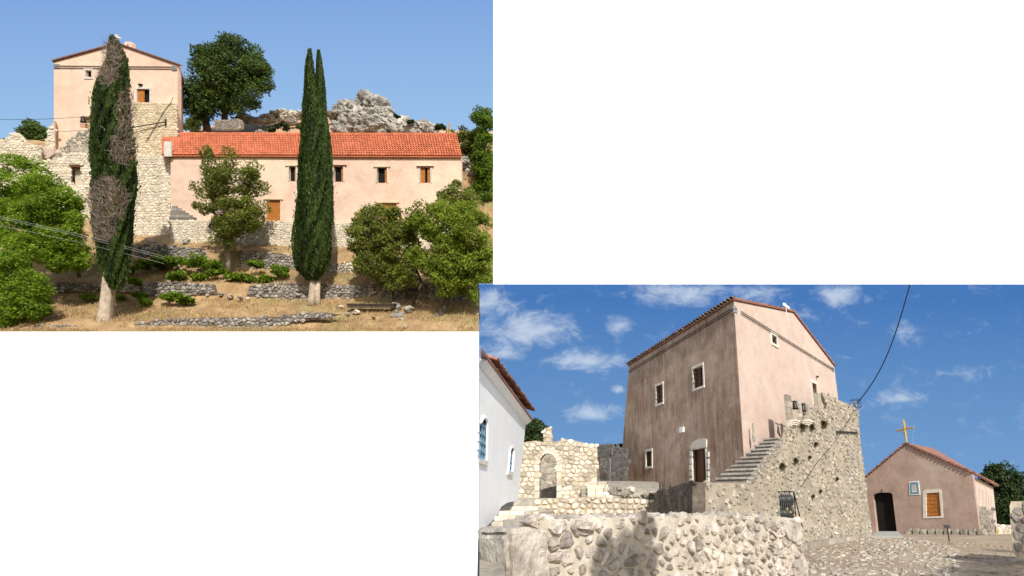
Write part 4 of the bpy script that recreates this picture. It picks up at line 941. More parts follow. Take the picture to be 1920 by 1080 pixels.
# plants in the wall
for i, (x, y, r_) in enumerate([(1500, 800, 9), (1518.5, 800, 7), (1540, 794, 9), (1526, 832, 5), (1462.5, 873, 8), (1487.5, 863, 7), (1515, 857, 4), (1566, 897, 4), (1535, 920, 4), (1521, 930, 4)]):
    c_ = fW.P(*u_(x, y), .08); g = np.random.default_rng(200 + i); n = 420; R_ = r_ * 1.5 * c_.y / 1117
    d = rnd_unit(g, n); d = d - np.array(nR) * np.minimum(0, d @ np.array(nR))[:, None] * 1.6; d[:, 2] = d[:, 2] * .8 - .15
    rt_ = thing('wall_tuft', ['dry tuft under the left bell', 'dry tuft right of the bell corbel', 'largest brown tuft below the tower door', 'small tuft below the brown one, mid wall', 'dark green tuft left, above the drum rack', 'dry tuft just right above the drum rack', 'tiny tuft in the middle of the great wall', 'tiny green tuft on the right half of the great wall', 'tiny tuft low on the great wall, upper one', 'tiny tuft low on the great wall, lower one'][i], 'plant', c_, 'tufts on the great wall')
    Ls = R_ * g.uniform(.5, 1.0, n); Av = d * Ls[:, None] * .5; Bv = np.cross(d, rnd_unit(g, n)); Bv /= np.linalg.norm(Bv, axis=1)[:, None]
    leaves('foliage', np.array(c_) + Av, Av, Bv * .02, g.uniform(-1, 1, n), 'tuft', rt_)
# bracket, lamp cage, cables
mb = MB(); a, b = fW.P(*u_(1567, 810), .1), fW.P(*u_(1604, 812), .1)
mb.tube([a, b], .045, 6); mb.tube([a + ZU * .12, a - ZU * .22], .03, 5); mb.tube([b + ZU * .16, b - ZU * .25], .03, 5); mb.tube([a + ZU * .06, b + ZU * .05], .02, 5)
tag(mb.build('wall_bracket', 'iron'), 'black iron bracket fixed high on the great rubble wall', 'bracket')
lc = thing('lamp_cage', 'dark wire lamp cage on the top right corner of the great wall', 'lamp', fW.P(*u_(1605, 766), 0))
mb = MB(); c0 = fW.P(*u_(1604, 757), 0); e = .28
cr = [c0 + Vector((x * e, y * e, z * e)) for z in (-1, 1) for x, y in ((-1, -1), (1, -1), (1, 1), (-1, 1))]
for a, b in ((0, 1), (1, 2), (2, 3), (3, 0), (4, 5), (5, 6), (6, 7), (7, 4), (0, 4), (1, 5), (2, 6), (3, 7), (0, 5), (1, 6)): mb.tube([cr[a], cr[b]], .018, 4)
mb.build('cage', 'iron', lc); mb = MB(); mb.tube([c0 - ZU * .2, c0 + ZU * .05, c0 + ZU * .15], [.1, .14, .05], 8); mb.build('lamp_head', 'steel', lc)
q0, q1 = fW.P(*u_(1606, 758), 0), W(1706, 534, fW.P(*u_(1606, 758)).y - 8)
cable('overhead_cable', 'black cable rising from the lamp cage into the blue sky', [q0.lerp(q1, t) - ZU * (math.sin(math.pi * t) * .75) - Vector((1, 0, 0)) * math.sin(math.pi * t) * -.15 for t in [k / 16 for k in range(17)]], .035, 'lamp')
cable('wall_cable', 'thin cable slanting down the great rubble wall from its top corner', [fW.P(*u_(x, y), .09) for x, y in ((1606, 766), (1598, 772), (1580, 803), (1560, 832), (1530, 866), (1500, 912))], .015, 'lamp')

# ---- drum rack
fd = Fr(fW.P(*u_(1475, 980)) + nR * .55 - dR * .2, Vector((1, .15, 0)), ZU, Vector((.15, -1, 0)))
DR = thing('drum_rack', 'black metal rack holding two dark plastic drums behind the low wall', 'rack', fd.P(*fd.uv(1475, 985)))
rc = fd.rect((1453, 922), (1493, 978))
mb = MB()
for u in (rc[0], rc[2]):
    for d in (-.5, 0): mb.tube([fd.P(u, rc[1] - .3, d), fd.P(u, rc[3], d)], .03, 5)
mb.tube([fd.P(rc[2], rc[3], 0), fd.P(rc[2] + .14, rc[1] - .25, .3)], .035, 5); mb.tube([fd.P(rc[0], rc[3], 0), fd.P(rc[0] - .02, rc[1] - .25, .3)], .035, 5)
for v in (rc[3], (rc[1] + rc[3]) / 2 - .05, rc[1]):
    mb.tube([fd.P(rc[0], v, 0), fd.P(rc[2], v, 0)], .025, 5); mb.tube([fd.P(rc[0], v, -.5), fd.P(rc[2], v, -.5)], .025, 5)
mb.build('frame', 'iron', DR)
for v in (rc[3] - (rc[3] - rc[1]) * .30, rc[1] + (rc[3] - rc[1]) * .24):
    mb = MB(); R_ = (rc[3] - rc[1]) * .22; n_ = 7
    pts = [fd.P(rc[0] + .06 + (rc[2] - rc[0] - .12) * k / (n_ - 1), v, -.22) for k in range(n_)]
    mb.tube(pts, [R_ * .93, R_, R_ * .97, R_, R_ * .97, R_, R_ * .93], 16); mb.build('drum', 'rubber', DR, smooth=False)
mb = MB()
for k in range(9):
    u = rc[0] + (rc[2] - rc[0]) * (k + .5) / 9; mb.tube([fd.P(u, rc[1], .03), fd.P(u, rc[3] - .1, .03)], .006, 4)
mb.build('mesh_guard', 'steel', DR)
mb = MB()
for k in range(3): a = fd.P(rc[0] + (rc[2] - rc[0]) * (.55 + .17 * k), rc[1] + (rc[3] - rc[1]) * (.42 - .1 * k), .05); mb.tube([a - ZU * .05, a + ZU * .05], .035, 5)
mb.build('yellow_clip', 'yellow', DR)
# crumpled white bag
o = rock('crumpled_bag', fk.P(*fk.uv(1566, 1000), .05), .16, 301, 'paper', flat=.6); tag(o, 'crumpled white plastic bag lying on the kerb of the great wall', 'bag')

# ---- low stone wall in the foreground
Ya, Yb = 10.0, 19.3
pa, pb = W(930, 985, Ya), W(1510, 985, Yb); dF = Vector((pb.x - pa.x, pb.y - pa.y, 0)).normalized(); fF = Fr(Vector((pa.x, pa.y, 0)), dF, ZU, Vector((dF.y, -dF.x, 0)))
FWL = thing('low_stone_wall', 'low foreground wall of large rough stones set in pale mortar', 'wall', fF.P(*fF.uv(1200, 1079)))
o_ = fF.poly([(990, 1130), (990, 976), (1010, 974), (1100, 972), (1155, 970), (1250, 968), (1330, 966), (1400, 967), (1450, 968), (1498, 973), (1503, 1010), (1512, 1080), (1512, 1130)])
mb = MB(); mb.slab(fF, o_, [], .7); mb.build('core', 'mortar', FWL)
ou = [p[0] for p in o_]; um = max(ou)
o2 = [(p[0], p[1]) for p in o_]
stones(FWL, fF, o2, .26, 'stoneF', 81, gap=.025, h=(.04, .12), ind=300, keep=.98, shrink=(.5, 1.1), aspect=1.3, jit=.6)
# coping stones along the top
for i in range(34):
    x = 1004 + i * 14.6; y = float(np.interp(x, [1000, 1155, 1330, 1400, 1500], [973, 969, 965, 966, 973])) + rng.uniform(-1.5, 2); uu, vv = fF.uv(x, y)
    rock('stone', fF.P(uu, vv - .04, -.12 - rng.uniform(0, .15)), rng.uniform(.11, .19), 400 + i, 'stoneF', FWL, flat=.55)
for i in range(24):
    x = 1010 + i * 20.5; y = float(np.interp(x, [1000, 1155, 1330, 1400, 1500], [973, 969, 965, 966, 973])) - 1; uu, vv = fF.uv(x, y)
    rock('stone', fF.P(uu, vv - .03, -.5), rng.uniform(.12, .2), 440 + i, 'stoneF', FWL, flat=.5)
# big squared end boulders
import bmesh as _bm
def block(name, fr, outline, d0, d1, m, parent, seed, amp=.05):
    bm = _bm.new(); vs = [bm.verts.new(fr.P(u, v, d0)) for u, v in outline]; f = bm.faces.new(vs)
    r = _bm.ops.extrude_face_region(bm, geom=[f]); 
    for e in r['geom']:
        if isinstance(e, _bm.types.BMVert): e.co += fr.N * (d1 - d0)
    _bm.ops.recalc_face_normals(bm, faces=bm.faces)
    _bm.ops.bevel(bm, geom=bm.edges[:], offset=min(.09, abs(d1 - d0) * .2), segments=2, affect='EDGES')
    _bm.ops.triangulate(bm, faces=bm.faces); _bm.ops.subdivide_edges(bm, edges=bm.edges[:], cuts=3, use_grid_fill=True)
    sd = Vector((seed, seed * 2.1, 0))
    for v in bm.verts:
        k = mnoise.noise(v.co * 2.2 + sd) * amp + mnoise.noise(v.co * 6 + sd) * amp * .5 + abs(mnoise.noise(v.co * 14 + sd)) * amp * .25
        v.co += (fr.N * k + Vector((mnoise.noise(v.co * 3 + sd * 2), 0, mnoise.noise(v.co * 3 - sd))) * amp * .5)
    me = bpy.data.meshes.new(name); bm.to_mesh(me); bm.free(); me.materials.append(M[m])
    o = bpy.data.objects.new(name, me); col.objects.link(o); put(o, parent); return o
block('stone', fF, fF.poly([(944, 1125), (944, 1000), (950, 990), (985, 990), (1000, 985), (1018, 992), (1026, 1020), (1022, 1060), (1030, 1125)]), -.7, .12, 'stoneW', FWL, 3, .07)
block('stone', fF, fF.poly([(1462, 1000), (1464, 976), (1492, 974), (1500, 985), (1502, 1010), (1490, 1022), (1475, 1018)]), -.6, .1, 'stoneW', FWL, 5, .06)
block('stone', fF, fF.poly([(1480, 1080), (1486, 1045), (1500, 1030), (1511, 1060), (1513, 1090), (1500, 1110)]), -.6, .1, 'stoneF', FWL, 6, .06)
block('stone', fF, fF.poly([(1094, 976), (1112, 976), (1114, 992), (1106, 1003), (1096, 1002), (1071, 1000), (1072, 978)]), -.3, .16, 'stoneF', FWL, 7, .06)
# lower left path
mb = MB(); vs = []; rws = [(8.0, 1130), (9.5, 1079), (11, 1040), (13, 1008), (15, 997), (18, 990), (22, 982), (26, 976), (27.9, 972), (28.0, 936.5), (34, 934)]
for Y, py in rws:
    for i in range(31): x = 899 + ((946 if Y < 11.5 else 985 if Y < 14 else 1240) - 899) * i / 30; vs.append(W(x, py + mnoise.noise(Vector((x * .06, Y, 0))) * (4 if Y < 16 else 1.5), Y))
mb.add(vs, [(j * 31 + i, j * 31 + i + 1, (j + 1) * 31 + i + 1, (j + 1) * 31 + i) for j in range(len(rws) - 1) for i in range(30)])
PT = struct(mb.build('path', 'stoneS', smooth=True))
mb = MB(); q = [(Y, py) for Y, py in ((33.2, 936), (34.4, 922), (36, 912), (38.5, 903), (47, 901), (60, 905))]
mb.add([W(x, py + mnoise.noise(Vector((x * .05, Y, 2))) * 1.5, Y) for Y, py in q for x in (1090, 1110, 1130, 1150, 1170, 1200, 1240)], [(j * 7 + i, j * 7 + i + 1, j * 7 + i + 8, j * 7 + i + 7) for j in range(5) for i in range(6)])
struct(mb.build('upper_terrace', 'stoneS', smooth=True))
# ---- broad front steps
FS = thing('broad_steps', 'broad worn stone steps between the white church and the low wall', 'steps', W(980, 975, 18))
def step_row(root, xl, xr, pyt, h, Y, depth, seed, m='stoneL'):
    r = random.Random(seed); x = xl; fr_ = Fr(Vector((0, Y, 0)), Vector((1, 0, 0)), ZU, Vector((0, -1, 0))); mb = MB()
    while x < xr - 2:
        w_ = min(r.uniform(14, 34), xr - x); a = fr_.uv(x, pyt + r.uniform(-1, 1)); b = fr_.uv(x + w_, pyt + h)
        e = r.uniform(0, .08); mb.fbox(fr_, a[0] + .01, b[1], b[0] - .01, a[1], -depth, e, r.uniform(-1, 1)); x += w_
    o = mb.build('step', m, root)
    bv = o.modifiers.new('b', 'BEVEL'); bv.width = .035; bv.segments = 2
for i, (xl, xr, py, h, Y) in enumerate([(921, 1016, 977, 12, 16), (926, 1012, 968, 10, 18.5), (931, 1010, 959, 9, 21.5), (936, 1008, 950.5, 9, 25), (942, 1010, 942, 9, 28.5), (955, 1100, 934.5, 8, 31)]):
    step_row(FS, xl, xr, py, h, Y, 4.0, 500 + i)
US = thing('upper_steps', 'short flight of stone steps rising to the ruined doorway', 'steps', W(1128, 933, 32))
for i in range(5): step_row(US, 1101 - i * 0, 1150 - i * 3, 927 - i * 6.0, 7, 32 + i * .8, 1.5, 520 + i)
fm = Fr(Vector((0, 27.5, 0)), Vector((1, .05, 0)), ZU, Vector((.05, -1, 0)))
rubble_wall('retaining_wall', 'low rubble retaining wall behind the foreground wall', fm, [(1006, 984), (1006, 938), (1040, 934), (1100, 932), (1160, 934), (1229, 938), (1229, 985), (1006, 985)], .23, 'stoneL', 'mortarL', 83, .8, -fm.N, ind=240, gap=.02, h=(.05, .13), shrink=(.7, 1))
for i, (x, y, r_) in enumerate([(1180, 921, 13), (1160, 917, 11), (1200, 925, 12), (1172, 928, 12), (1150, 924, 9), (1215, 930, 10), (1190, 932, 12)]):
    tag(rock('rough_boulder', W(x, y, 30 - (y - 917) * .1), r_ * 30 / 1117, 600 + i, 'stoneS', flat=.6, sub=3), ORD[[1150, 1160, 1172, 1180, 1190, 1200, 1215].index(x)] + ' rough rock from the left at the foot of the stained tower wall', 'rock', 'rocks at the tower foot')
mb = MB(); a = W(1237.5, 922, 28); mb.tube([a, W(1237.5, 905, 28)], .04, 6); tag(mb.build('iron_post', 'iron'), 'short black post at the foot of the stained wall', 'post')

# ---- ruined wall with arch
fu = Fr(W(1040, 935, 35), Vector((1, .12, 0)), ZU, Vector((.12, -1, 0)))
arch = [(1011, 934), (1011, 872)] + [(1027.5 - 16.5 * math.cos(math.pi * k / 12), 872 - 22 * math.sin(math.pi * k / 12)) for k in range(1, 12)] + [(1044, 872), (1044, 934)]
RW = rubble_wall('ruined_wall', 'broken pale rubble wall pierced by a round arch', fu, [(960, 945), (962, 850), (972, 833), (983, 829), (1005, 826), (1019, 829), (1019, 806), (1022, 802), (1034, 802), (1036, 829), (1052, 826), (1066, 823.5), (1090, 829), (1108, 833), (1120, 833), (1120, 938), (1044, 945)],
                 .25, 'stoneL', 'mortarL', 84, .8, hdir(1119), holes=[arch], ind=290, gap=.02, h=(.03, .09))
def arcp(t, rad):  # t in 0..pi
    return (1027.5 - (16.5 + rad) * math.cos(t), 872 - (22 + rad * 1.15) * math.sin(t))
segs = 11
for k in range(segs):
    t0, t1 = math.pi * (k + .06) / segs, math.pi * (k + .94) / segs
    q = fu.poly([arcp(t0, 0), arcp(t0, 8.5), arcp(t1, 8.5), arcp(t1, 0)]); mb = MB(); mb.slab(fu, q, [], .7, d=.06, tone=rng.uniform(-.6, .6)); mb.build('arch_stone', 'stoneL', RW)
for sx in (1002.5, 1044):
    for k in range(5):
        rr_ = fu.rect((sx, 872.5 + k * 12.3), (sx + 8.5, 884 + k * 12.3)); mb = MB(); mb.fbox(fu, *rr_, -.6, .06 + rng.uniform(0, .04), rng.uniform(-.5, .5)); mb.build('jamb_stone', 'stoneL', RW)
fu2 = Fr(W(1030, 900, 40), Vector((1, 0, 0)), ZU, Vector((0, -1, 0)))
rubble_wall('ruined_wall', 'inner rubble wall seen through the round arch', fu2, [(996, 945), (996, 838), (1062, 838), (1062, 945)], .38, 'stoneS', 'mortarS', 85, .5, -fu2.N, ind=120, gap=.02)
pq = W(1178, 900, 39.2); fq = Fr(Vector((pq.x, pq.y, 0)), dL, ZU, nL)
dw = [(1123.5, 905), (1123.5, 858), (1140.5, 859), (1140.5, 905)]
RD = rubble_wall('ruined_wall', 'ruined grey wall, darkened for shade, with a rectangular doorway beside the tower', fq, [(1117, 910), (1117, 833), (1130, 833), (1144, 834), (1158, 838), (1177, 841), (1177, 908)], .30, 'stoneK', 'mortarS', 86, .5, hdir(1134), holes=[dw], ind=120, gap=.02, h=(.01, .035), aspect=3.0)  # stone darker than the arched ruin, its shade put into the colour
r_ = fq.rect((1123.5, 858), (1140.5, 903)); mb = MB()
mb.fbox(fq, r_[0] - .5, r_[1], r_[0], r_[3], -.03, .07); mb.fbox(fq, r_[2], r_[1], r_[2] + .3, r_[3], -.03, .03, .4); mb.fbox(fq, r_[0] - .9, r_[3], r_[2] + .5, r_[3] + .45, -.03, .08, -.3); mb.build('door_surround', 'stoneK', RD)
fu3 = Fr(W(1132, 900, 52), Vector((1, 0, 0)), ZU, Vector((0, -1, 0)))
rubble_wall('ruined_wall', 'sunlit rubble seen through the rectangular doorway', fu3, [(1100, 915), (1100, 850), (1160, 850), (1160, 915)], .4, 'stoneL', 'mortarL', 87, .5, -fu3.N, ind=60, gap=.02)

# ---- white church
Uc = hdir(1129); cc = W(987, 800, 27); cc.z = 0
fC = Fr(cc, Uc, ZU, Vector((Uc.y, -Uc.x, 0)))
CH = thing('white_church', 'whitewashed church wall with arched blue windows at the left edge', 'church', W(969, 938, 27))
Z = fC.poly([(899, 668), (987, 783), (971, 938), (950, 943), (940, 950), (931, 968), (915, 985), (899, 1000)])
def archpoly(x0, x1, y0, y1, ysp, sk=0): 
    cx_, rx_ = (x0 + x1) / 2, (x1 - x0) / 2
    return [(x0, y1), (x0, ysp)] + [(cx_ - rx_ * math.cos(math.pi * k / 8), ysp - (ysp - y0) * math.sin(math.pi * k / 8)) for k in range(1, 8)] + [(x1, ysp), (x1, y1)]
w1, w2 = archpoly(899.5, 911, 782, 862, 797), archpoly(954.5, 962, 838, 884, 846)
w1 = [(x + (862 - y) * .02 if x > 900 else x, y) for x, y in w1]; w2 = [(x - (y - 838) * .08 + 1, y) for x, y in w2]
mb = MB(); xC = hdir(899.6); mb.slab(fC, Z, [fC.poly(w1), fC.poly(w2)], .5, xC); mb.build('wall', 'lime', CH)
for wp in (w1, w2):
    q = fC.poly(wp); fc2 = Fr(fC.O + xC * .42, fC.U, ZU, fC.N); fc3 = Fr(fC.O + xC * .2, fC.U, ZU, fC.N)
    mb = MB(); mb.slab(fc2, q, [], .05, xC); wo = mb.build('window', 'dark', CH)
    us = [p[0] for p in q]; vs_ = [p[1] for p in q]; mb = MB(); ua, ub, va, vb = min(us), max(us), min(vs_), max(vs_)
    for k in range(1, 4): mb.fbox(fc3, ua + (ub - ua) * k / 4 - .03, va, ua + (ub - ua) * k / 4 + .03, vb - .15, -.03, .03)
    for k in range(1, 5): mb.fbox(fc3, ua + .02, va + (vb - va) * k / 5 - .03, ub, va + (vb - va) * k / 5 + .03, -.035, .035)
    mb.build('grille', 'blue', wo)
    mb = MB()
    for k in range(len(q) - 1): mb.tube([fC.P(*q[k], .02), fC.P(*q[k + 1], .02)], .05, 5) if k > 1 or wp is w2 else None
    mb.build('moulding', 'lime', wo)
    mb = MB(); mb.fbox(fC, ua - (.2 if wp is w2 else 0), va - .12, ub + .12, va, 0, .07); mb.build('sill', 'trim', wo)
e0, e1 = fC.uv(899, 668), fC.uv(987, 783); mb = MB()
def ucut(v, d, px=899.6):
    lo, hi = e0[0] - 1, e1[0] + 4
    for _ in range(40):
        m_ = (lo + hi) / 2; P_ = np.array([fC.P(m_, v, d)]); lo, hi = (m_, hi) if proj_np(P_)[0][0] < px else (lo, m_)
    return hi
mb.hexa([fC.P(ucut(e0[1] - .3, -.02), e0[1] - .30, -.02), fC.P(e1[0] + .1, e1[1] - .30, -.02), fC.P(e1[0] + .3, e1[1] - .02, -.02), fC.P(ucut(e0[1], -.02), e0[1] - .02, -.02), fC.P(e0[0], e0[1] - .30, .06), fC.P(e1[0] + .1, e1[1] - .30, .06), fC.P(e1[0] + .3, e1[1] - .1, .22), fC.P(e0[0], e0[1] - .1, .22)]); mb.build('cornice', 'lime', CH)
mb = MB(); ub_ = ucut(e0[1] + .6, -1.5); uf_ = ucut(e0[1], .26); mb.hexa([fC.P(uf_, e0[1] - .08, .26), fC.P(e1[0] + .35, e1[1] - .08, .26), fC.P(e1[0] + .35, e1[1] + .6, -1.5), fC.P(ub_, e0[1] + .6, -1.5), fC.P(uf_, e0[1], .26), fC.P(e1[0] + .35, e1[1], .26), fC.P(e1[0] + .35, e1[1] + .67, -1.5), fC.P(ub_, e0[1] + .67, -1.5)]); rfo = mb.build('roof', 'tileO', CH)
tl = MB(); up_ = (fC.P(0, .68, -1.76) - fC.P(0, 0, 0)).normalized(); nn = fC.U.cross(up_); nn = nn if nn.z > 0 else -nn; k = int((e1[0] + .35 - e0[0]) / .26)
barrel_tiles(tl, fC.P(e0[0], e0[1] + .02, .3), fC.U, up_, nn, k, 4, .26, .45, .125, random.Random(4), sag=.05, cut=900); tl.build('roof_tiles', 'tileO', rfo, kind='stuff')
mb = MB(); cb = fC.P(*fC.uv(969, 938)); ct = fC.P(*fC.uv(987, 783))
mb.hexa([cb, cb + Uc * .02 - fC.N * .6, cb - fC.N * 1.2, cb - fC.N * 1.2 - Uc, ct, ct + Uc * .02 - fC.N * .6, ct - fC.N * 1.2, ct - fC.N * 1.2 - Uc]); mb.build('end_wall', 'lime', CH)

# ---- chapel
cz = fg_.uv(1836, 1001); cpt = fg_.P(*cz); dF1 = hdir(318); dF2 = hdir(2250)
fA = Fr(Vector((cpt.x, cpt.y, 0)), dF1, ZU, Vector((-dF1.y, dF1.x, 0))); fB = Fr(Vector((cpt.x, cpt.y, 0)), dF2, ZU, Vector((dF2.y, -dF2.x, 0)))
CP = thing('chapel', 'small pink chapel, front darkened for shade, with dark doorway and shuttered window', 'chapel', cpt)
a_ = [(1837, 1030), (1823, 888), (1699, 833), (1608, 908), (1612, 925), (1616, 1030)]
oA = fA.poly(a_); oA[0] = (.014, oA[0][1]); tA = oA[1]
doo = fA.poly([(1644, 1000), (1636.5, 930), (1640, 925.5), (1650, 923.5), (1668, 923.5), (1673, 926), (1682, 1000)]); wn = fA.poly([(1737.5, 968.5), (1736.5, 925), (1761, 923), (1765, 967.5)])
mb = MB(); mb.slab(fA, oA, [doo, wn], .45, dF2); mb.build('front_wall', 'pinkch', CP)  # front plaster darker than the side wall, shade put into its colour
fA2 = Fr(fA.O + dF2 * .42, fA.U, ZU, fA.N); mb = MB(); mb.slab(fA2, [(-.3 + p[0] if p[0] < doo[3][0] else p[0] + .3, p[1]) for p in doo], [], .05); dd = mb.build('door', 'dark', CP)
mb = MB(); q = fA.poly([(1731, 972), (1730.5, 922), (1735, 918), (1761, 916.5), (1765.5, 920), (1769, 971)]); mb.slab(fA, q, [wn], .1, d=.04); ww = mb.build('window', 'trim', CP)
for k in range(2):
    x = lambda t, top: (1736.5 + (1761 - 1736.5) * t, 925 - 2 * t) if top else (1737.5 + (1765 - 1737.5) * t, 968.5 - t)
    q = fA.poly([x(k * .5 + .01, 0), x(k * .5 + .01, 1), x(k * .5 + .49, 1), x(k * .5 + .49, 0)]); mb = MB(); mb.slab(fA, q, [], .05, d=-.06 - .005 * k, tone=-.2 * k)
    us = [p[0] for p in q]; vs_ = [p[1] for p in q]
    for j in range(6):
        v0 = min(vs_) + (max(vs_) - min(vs_)) * (j + .2) / 6.2; mb.fbox(fA, min(us) + .05, v0, max(us) - .05, v0 + .05, -.07, -.035, -.5)
    mb.build('shutter', 'wood', ww)
mb = MB(); q = fA.poly([(1705.5, 928.5), (1704.5, 903), (1723, 901.5), (1726, 927.5)]); mb.slab(fA, q, [], .06, d=.05); PQ = mb.build('plaque', 'paper', CP)
mb = MB(); q1_ = fA.poly([(1707.5, 926.5), (1706.7, 905), (1721.5, 903.8), (1723.8, 925.5)]); q2_ = fA.poly([(1710.5, 923), (1710, 908.5), (1718.8, 907.6), (1720.5, 922)]); mb.slab(fA, q1_, [q2_], .012, d=.065); mb.build('border', 'blue', PQ)
mb = MB()
for k in range(6):
    y = 910 + k * 2.1; a = fA.uv(1711 + k * .1, y); b = fA.uv(1718.3 + k * .2 - (k % 2) * 1.5, y - .5); mb.tube([fA.P(*a, .055), fA.P(*b, .055)], .012, 4)
mb.build('lettering', 'iron', PQ)
b_far = fB.uv(1862, 913)
tB = fA.P(*tA); oB = [(.006, -3.2), (.006, tA[1] + (0)), b_far, (fB.uv(1872, 1015)[0], -3.2)]
slits = [fB.poly([(x, y0), (x + 1.2, y0), (x + 1.6, y1), (x + .4, y1)]) for x, y0, y1 in ((1835, 917, 948), (1842, 921, 949), (1848, 924, 951), (1853, 927, 952), (1857.5, 930, 954))]
mb = MB(); mb.slab(fB, oB, slits, .35, dF1); mb.build('side_wall', 'pink2', CP)
for s_ in slits: mb = MB(); mb.slab(Fr(fB.O + dF1 * .1, fB.U, ZU, fB.N), s_, [], .03, dF1); mb.build('slit_window', 'dark', CP)
ap = fA.P(*fA.uv(1699, 832)); l0 = fA.P(*fA.uv(1610, 906)); r0 = fA.P(*fA.uv(1824, 887)); bk = fB.P(*b_far) - fB.P(.003, tA[1]); bk2 = dF2 * bk.length
fo = -fA.N * .0 - dF2 * .12; mb = MB(); th = ZU * .08
for e in (l0, r0): mb.hexa([e + fo, e + bk, ap + bk2, ap + fo, e + fo + th, e + bk + th, ap + bk2 + th, ap + fo + th])
rfo = mb.build('roof', 'tileO', CP); tl = MB()
for e in (l0, r0):
    for i in range(18):
        p = e.lerp(ap, (i + .5) / 18) + fo + th; tl.tube([p - dF2 * .06, p + dF2 * .4], [.10, .09], 6, tone=r2.uniform(-.8, .6))
for i in range(16): p = (r0 + fo).lerp(r0 + bk, (i + .5) / 16) + th; tl.tube([p + (r0 - ap).normalized() * .12, p - (r0 - ap).normalized() * .4], .11, 6, tone=r2.uniform(-.8, .6))
tl.build('roof_tiles', 'tileO', rfo, kind='stuff')
mb = MB(); fx = Fr(ap + dF2 * .1, dF1, ZU, fA.N); t0 = fx.P(*fx.uv(1694, 787)); t1 = fx.P(*fx.uv(1701, 833)); h0 = fx.P(*fx.uv(1681, 808)); h1 = fx.P(*fx.uv(1713, 801))
mb.tube([t1, t0], .085, 4); mb.tube([h0, h1], .08, 4)
cxm = h0.lerp(h1, .5)
for a, b in ((t0.lerp(t1, .22), h0.lerp(h1, .22)), (t0.lerp(t1, .22), h0.lerp(h1, .78)), (t0.lerp(t1, .6), h0.lerp(h1, .22)), (t0.lerp(t1, .6), h0.lerp(h1, .78))): mb.tube([a, b], .02, 4)
cr_ = thing('chapel_cross', 'tall yellow wooden cross on the chapel gable', 'cross', t1); mb.build('beam', 'yellow', cr_)
mb = MB(); mb.tube([h0, ap + (l0 - ap) * .12], .008, 3); mb.tube([h1, ap + (r0 - ap) * .1], .008, 3); mb.build('guy_wire', 'steel', cr_)
mb = MB(); mb.tube([fA.P(*fA.uv(1654, 921), .05), fA.P(*fA.uv(1655, 919), .18), fA.P(*fA.uv(1656, 921), .2)], .05, 6); mb.build('door_lamp', 'iron', CP)
# threshold slab, kerb, sign post
mb = MB(); q = [fg_.P(*fg_.uv(x, y), .0) for x, y in ((1633, 1008), (1694, 1008.5), (1684, 998), (1644, 998))]; mb.hexa(q + [p + ZU * .07 for p in q]); tag(mb.build('threshold_slab', 'slab'), 'flat grey slab before the chapel doorway', 'doorstep')
fkb = Fr(fA.O + fA.N * .55, dF1, ZU, fA.N); kc = thing('stone_kerb', 'row of rough stones along the foot of the chapel front', 'kerb', fkb.P(*fkb.uv(1770, 1008)))
u0, u1 = fkb.uv(1850, 1012)[0], fkb.uv(1697, 1008)[0]; n_ = 10
for i in range(n_):
    a = u0 + (u1 - u0) * i / n_; b = u0 + (u1 - u0) * (i + 1) / n_; zb = zg(fkb.P(a, 0).y)
    block('stone', fkb, [(a + (b - a) * .03, zb - .1), (b - (b - a) * .03, zb - .1), (b - (b - a) * .06, zb + .36 + rng.uniform(-.04, .04)), (a + (b - a) * .05, zb + .36 + rng.uniform(-.05, .03))], -.4, .0, 'stoneS', kc, 20 + i, .05)
sg = thing('sign_post', 'small black sign post in front of the chapel kerb', 'sign', fg_.P(*fg_.uv(1780, 1015)))
a = fg_.P(*fg_.uv(1780, 1015)); mb = MB(); mb.tube([a, a + ZU * .75], .04, 6); mb.build('post', 'iron', sg)
mb = MB(); fs_ = Fr(a + ZU * .78, Vector((1, -.1, 0)), Vector((0, .5, 1)), Vector((-.0, -1, .5))); mb.fbox(fs_, -.17, -.06, .17, .12, 0, .02); mb.build('panel', 'iron', sg)
# pier at the chapel side
fpr = Fr(fA.O + fA.N * .1 - dF1 * .05, -dF1 * .2 + dF2, ZU, Vector(((-dF1 * .2 + dF2).y, -(-dF1 * .2 + dF2).x, 0)))
rubble_wall('stone_pier', 'rough grey stone pier against the lit side of the chapel', Fr(W(1850, 1000, cpt.y + .2), Vector((1, -.1, 0)), ZU, Vector((-.1, -1, 0))), [(1834, 1025), (1832, 949), (1848, 949), (1850, 953), (1862, 955), (1867, 1022)], .3, 'stoneK', 'mortarS', 91, .5, Vector((0, 1, 0)), ind=60, gap=.02)
mb = MB(); a = W(1870.5, 1021, cpt.y + .6); mb.tube([a, W(1868.5, 995, cpt.y + .6)], .07, 5); tag(mb.build('wooden_post', 'yellow'), 'short yellow-brown post at the far end of the chapel side', 'post')
frw = Fr(W(1890, 1000, cpt.y + 3), Vector((1, 0, 0)), ZU, Vector((0, -1, 0)))
rubble_wall('low_rubble_wall', 'low pinkish rubble wall closing the yard behind the chapel', frw, [(1866, 1030), (1868, 984), (1890, 984), (1905, 990), (1935, 995), (1935, 1030)], .3, 'stoneL', 'mortarS', 92, .5, -frw.N, ind=80, gap=.02)
fgp = Fr(W(1910, 1000, 22), Vector((1, .3, 0)), ZU, Vector((.3, -1, 0)))
rubble_wall('gate_pier', 'grey stone gate pier at the right edge', fgp, [(1907, 1046), (1898, 1030), (1893, 948), (1896, 940), (1990, 940), (1990, 1048)], .3, 'stoneK', 'mortarS', 93, .8, hdir(1897), ind=80, gap=.02, h=(.04, .1))
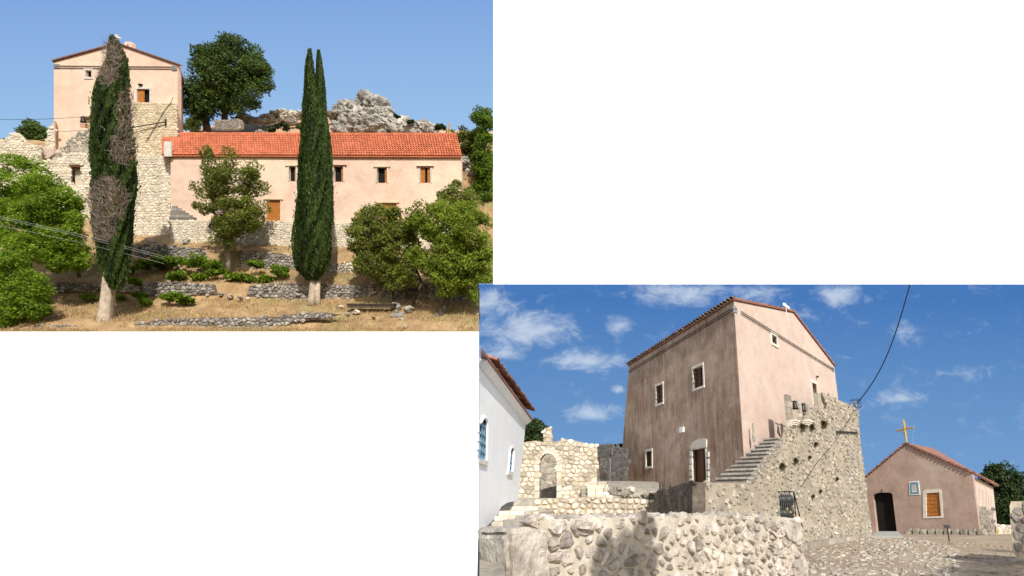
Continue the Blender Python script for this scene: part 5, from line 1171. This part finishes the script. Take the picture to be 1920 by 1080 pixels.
tree('evergreen_tree', 'dense dark evergreen tree behind the chapel at the right edge', [(1850, 905, 34, 26), (1880, 900, 36, 28), (1900, 940, 34, 44), (1880, 950, 34, 36), (1925, 960, 30, 40), (1895, 975, 30, 22)], 52, [[(1892, 1006, .35), (1890, 985, .3), (1888, 950, .22), (1885, 920, .15)]], 'pinel', 120, 160, (8, 14), .16, 21, yard=True, bright=-.15)
tree('evergreen_tree', 'dark evergreen between the white church and the ruined wall', [(1000, 806, 20, 18), (1010, 818, 18, 14), (992, 818, 16, 16)], 48, [[(1004, 850, .25), (1003, 825, .2), (1002, 810, .12)]], 'pinel', 45, 130, (7, 11), .16, 22, yard=True)
shrub('far_shrub', 'small dark bush on the skyline just left of the tower', 1155, 842, 13, 50, 'pinel', 420, 23, yard=True, leaf=.14)
# trees standing behind and beside the viewer: their shade falls on the wall and the lower yard
def shade_tree(label, spots, base, seed):
    g = np.random.default_rng(seed); root = thing('shade_tree', label, 'tree', base)
    nc = len(spots); idx = np.repeat(np.arange(nc), 420); n = len(idx); S = np.array([p[:3] for p in spots]); R_ = np.array([p[3] for p in spots])
    d = rnd_unit(g, n); C = S[idx] + d * (R_[idx] * np.cbrt(g.random(n)))[:, None]
    A = rnd_unit(g, n); Bv = np.cross(A, rnd_unit(g, n)); Bv /= np.linalg.norm(Bv, axis=1)[:, None]; L = g.uniform(.07, .15, n)
    leaves('crown', C, A * L[:, None], Bv * (L * .6)[:, None], g.uniform(-1, 1, n), 'oak', root)
    mb = MB(); b = Vector(base); top = Vector(S.mean(0)); mid = b.lerp(top, .6); mid.x = b.x; mid.y = b.y
    mb.tube([b, mid, top], [.22, .16, .06], 9, flute=.15, seed=seed)
    for p in S: mb.tube([mid, mid.lerp(Vector(p), .5) + ZU * .2, Vector(p)], [.09, .05, .02], 5)
    mb.build('trunk', 'barkD', root, smooth=True)
def shadow_src(px, py, fr, t): return fr.P(*fr.uv(px, py)) + sdir * t
q = [shadow_src(x, y, fF, 17) for x, y in ((1215, 985), (1205, 1010), (1180, 1035), (1150, 1055), (1190, 1062), (1215, 1045), (1140, 1078), (1175, 1085))]
shade_tree('leafy tree behind the viewer whose shadow falls on the low stone wall', [(*p, r_) for p, r_ in zip(q, (.2, .22, .34, .38, .42, .26, .4, .45))], (q[0].x + 1.5, -3.5, zg(0)), 31)
q = [shadow_src(x, y, fg_, 24) for x, y in ((1905, 1035), (1880, 1045), (1900, 1060), (1850, 1062), (1870, 1075), (1830, 1078), (1910, 1080), (1800, 1090))]
shade_tree('leafy tree right of the viewer shading the lower right of the yard', [(*p, r_) for p, r_ in zip(q, (.9, .9, 1.1, .9, 1.1, .9, 1.2, .9))], (q[2].x + 2, q[2].y - 1, zg(q[2].y)), 32)
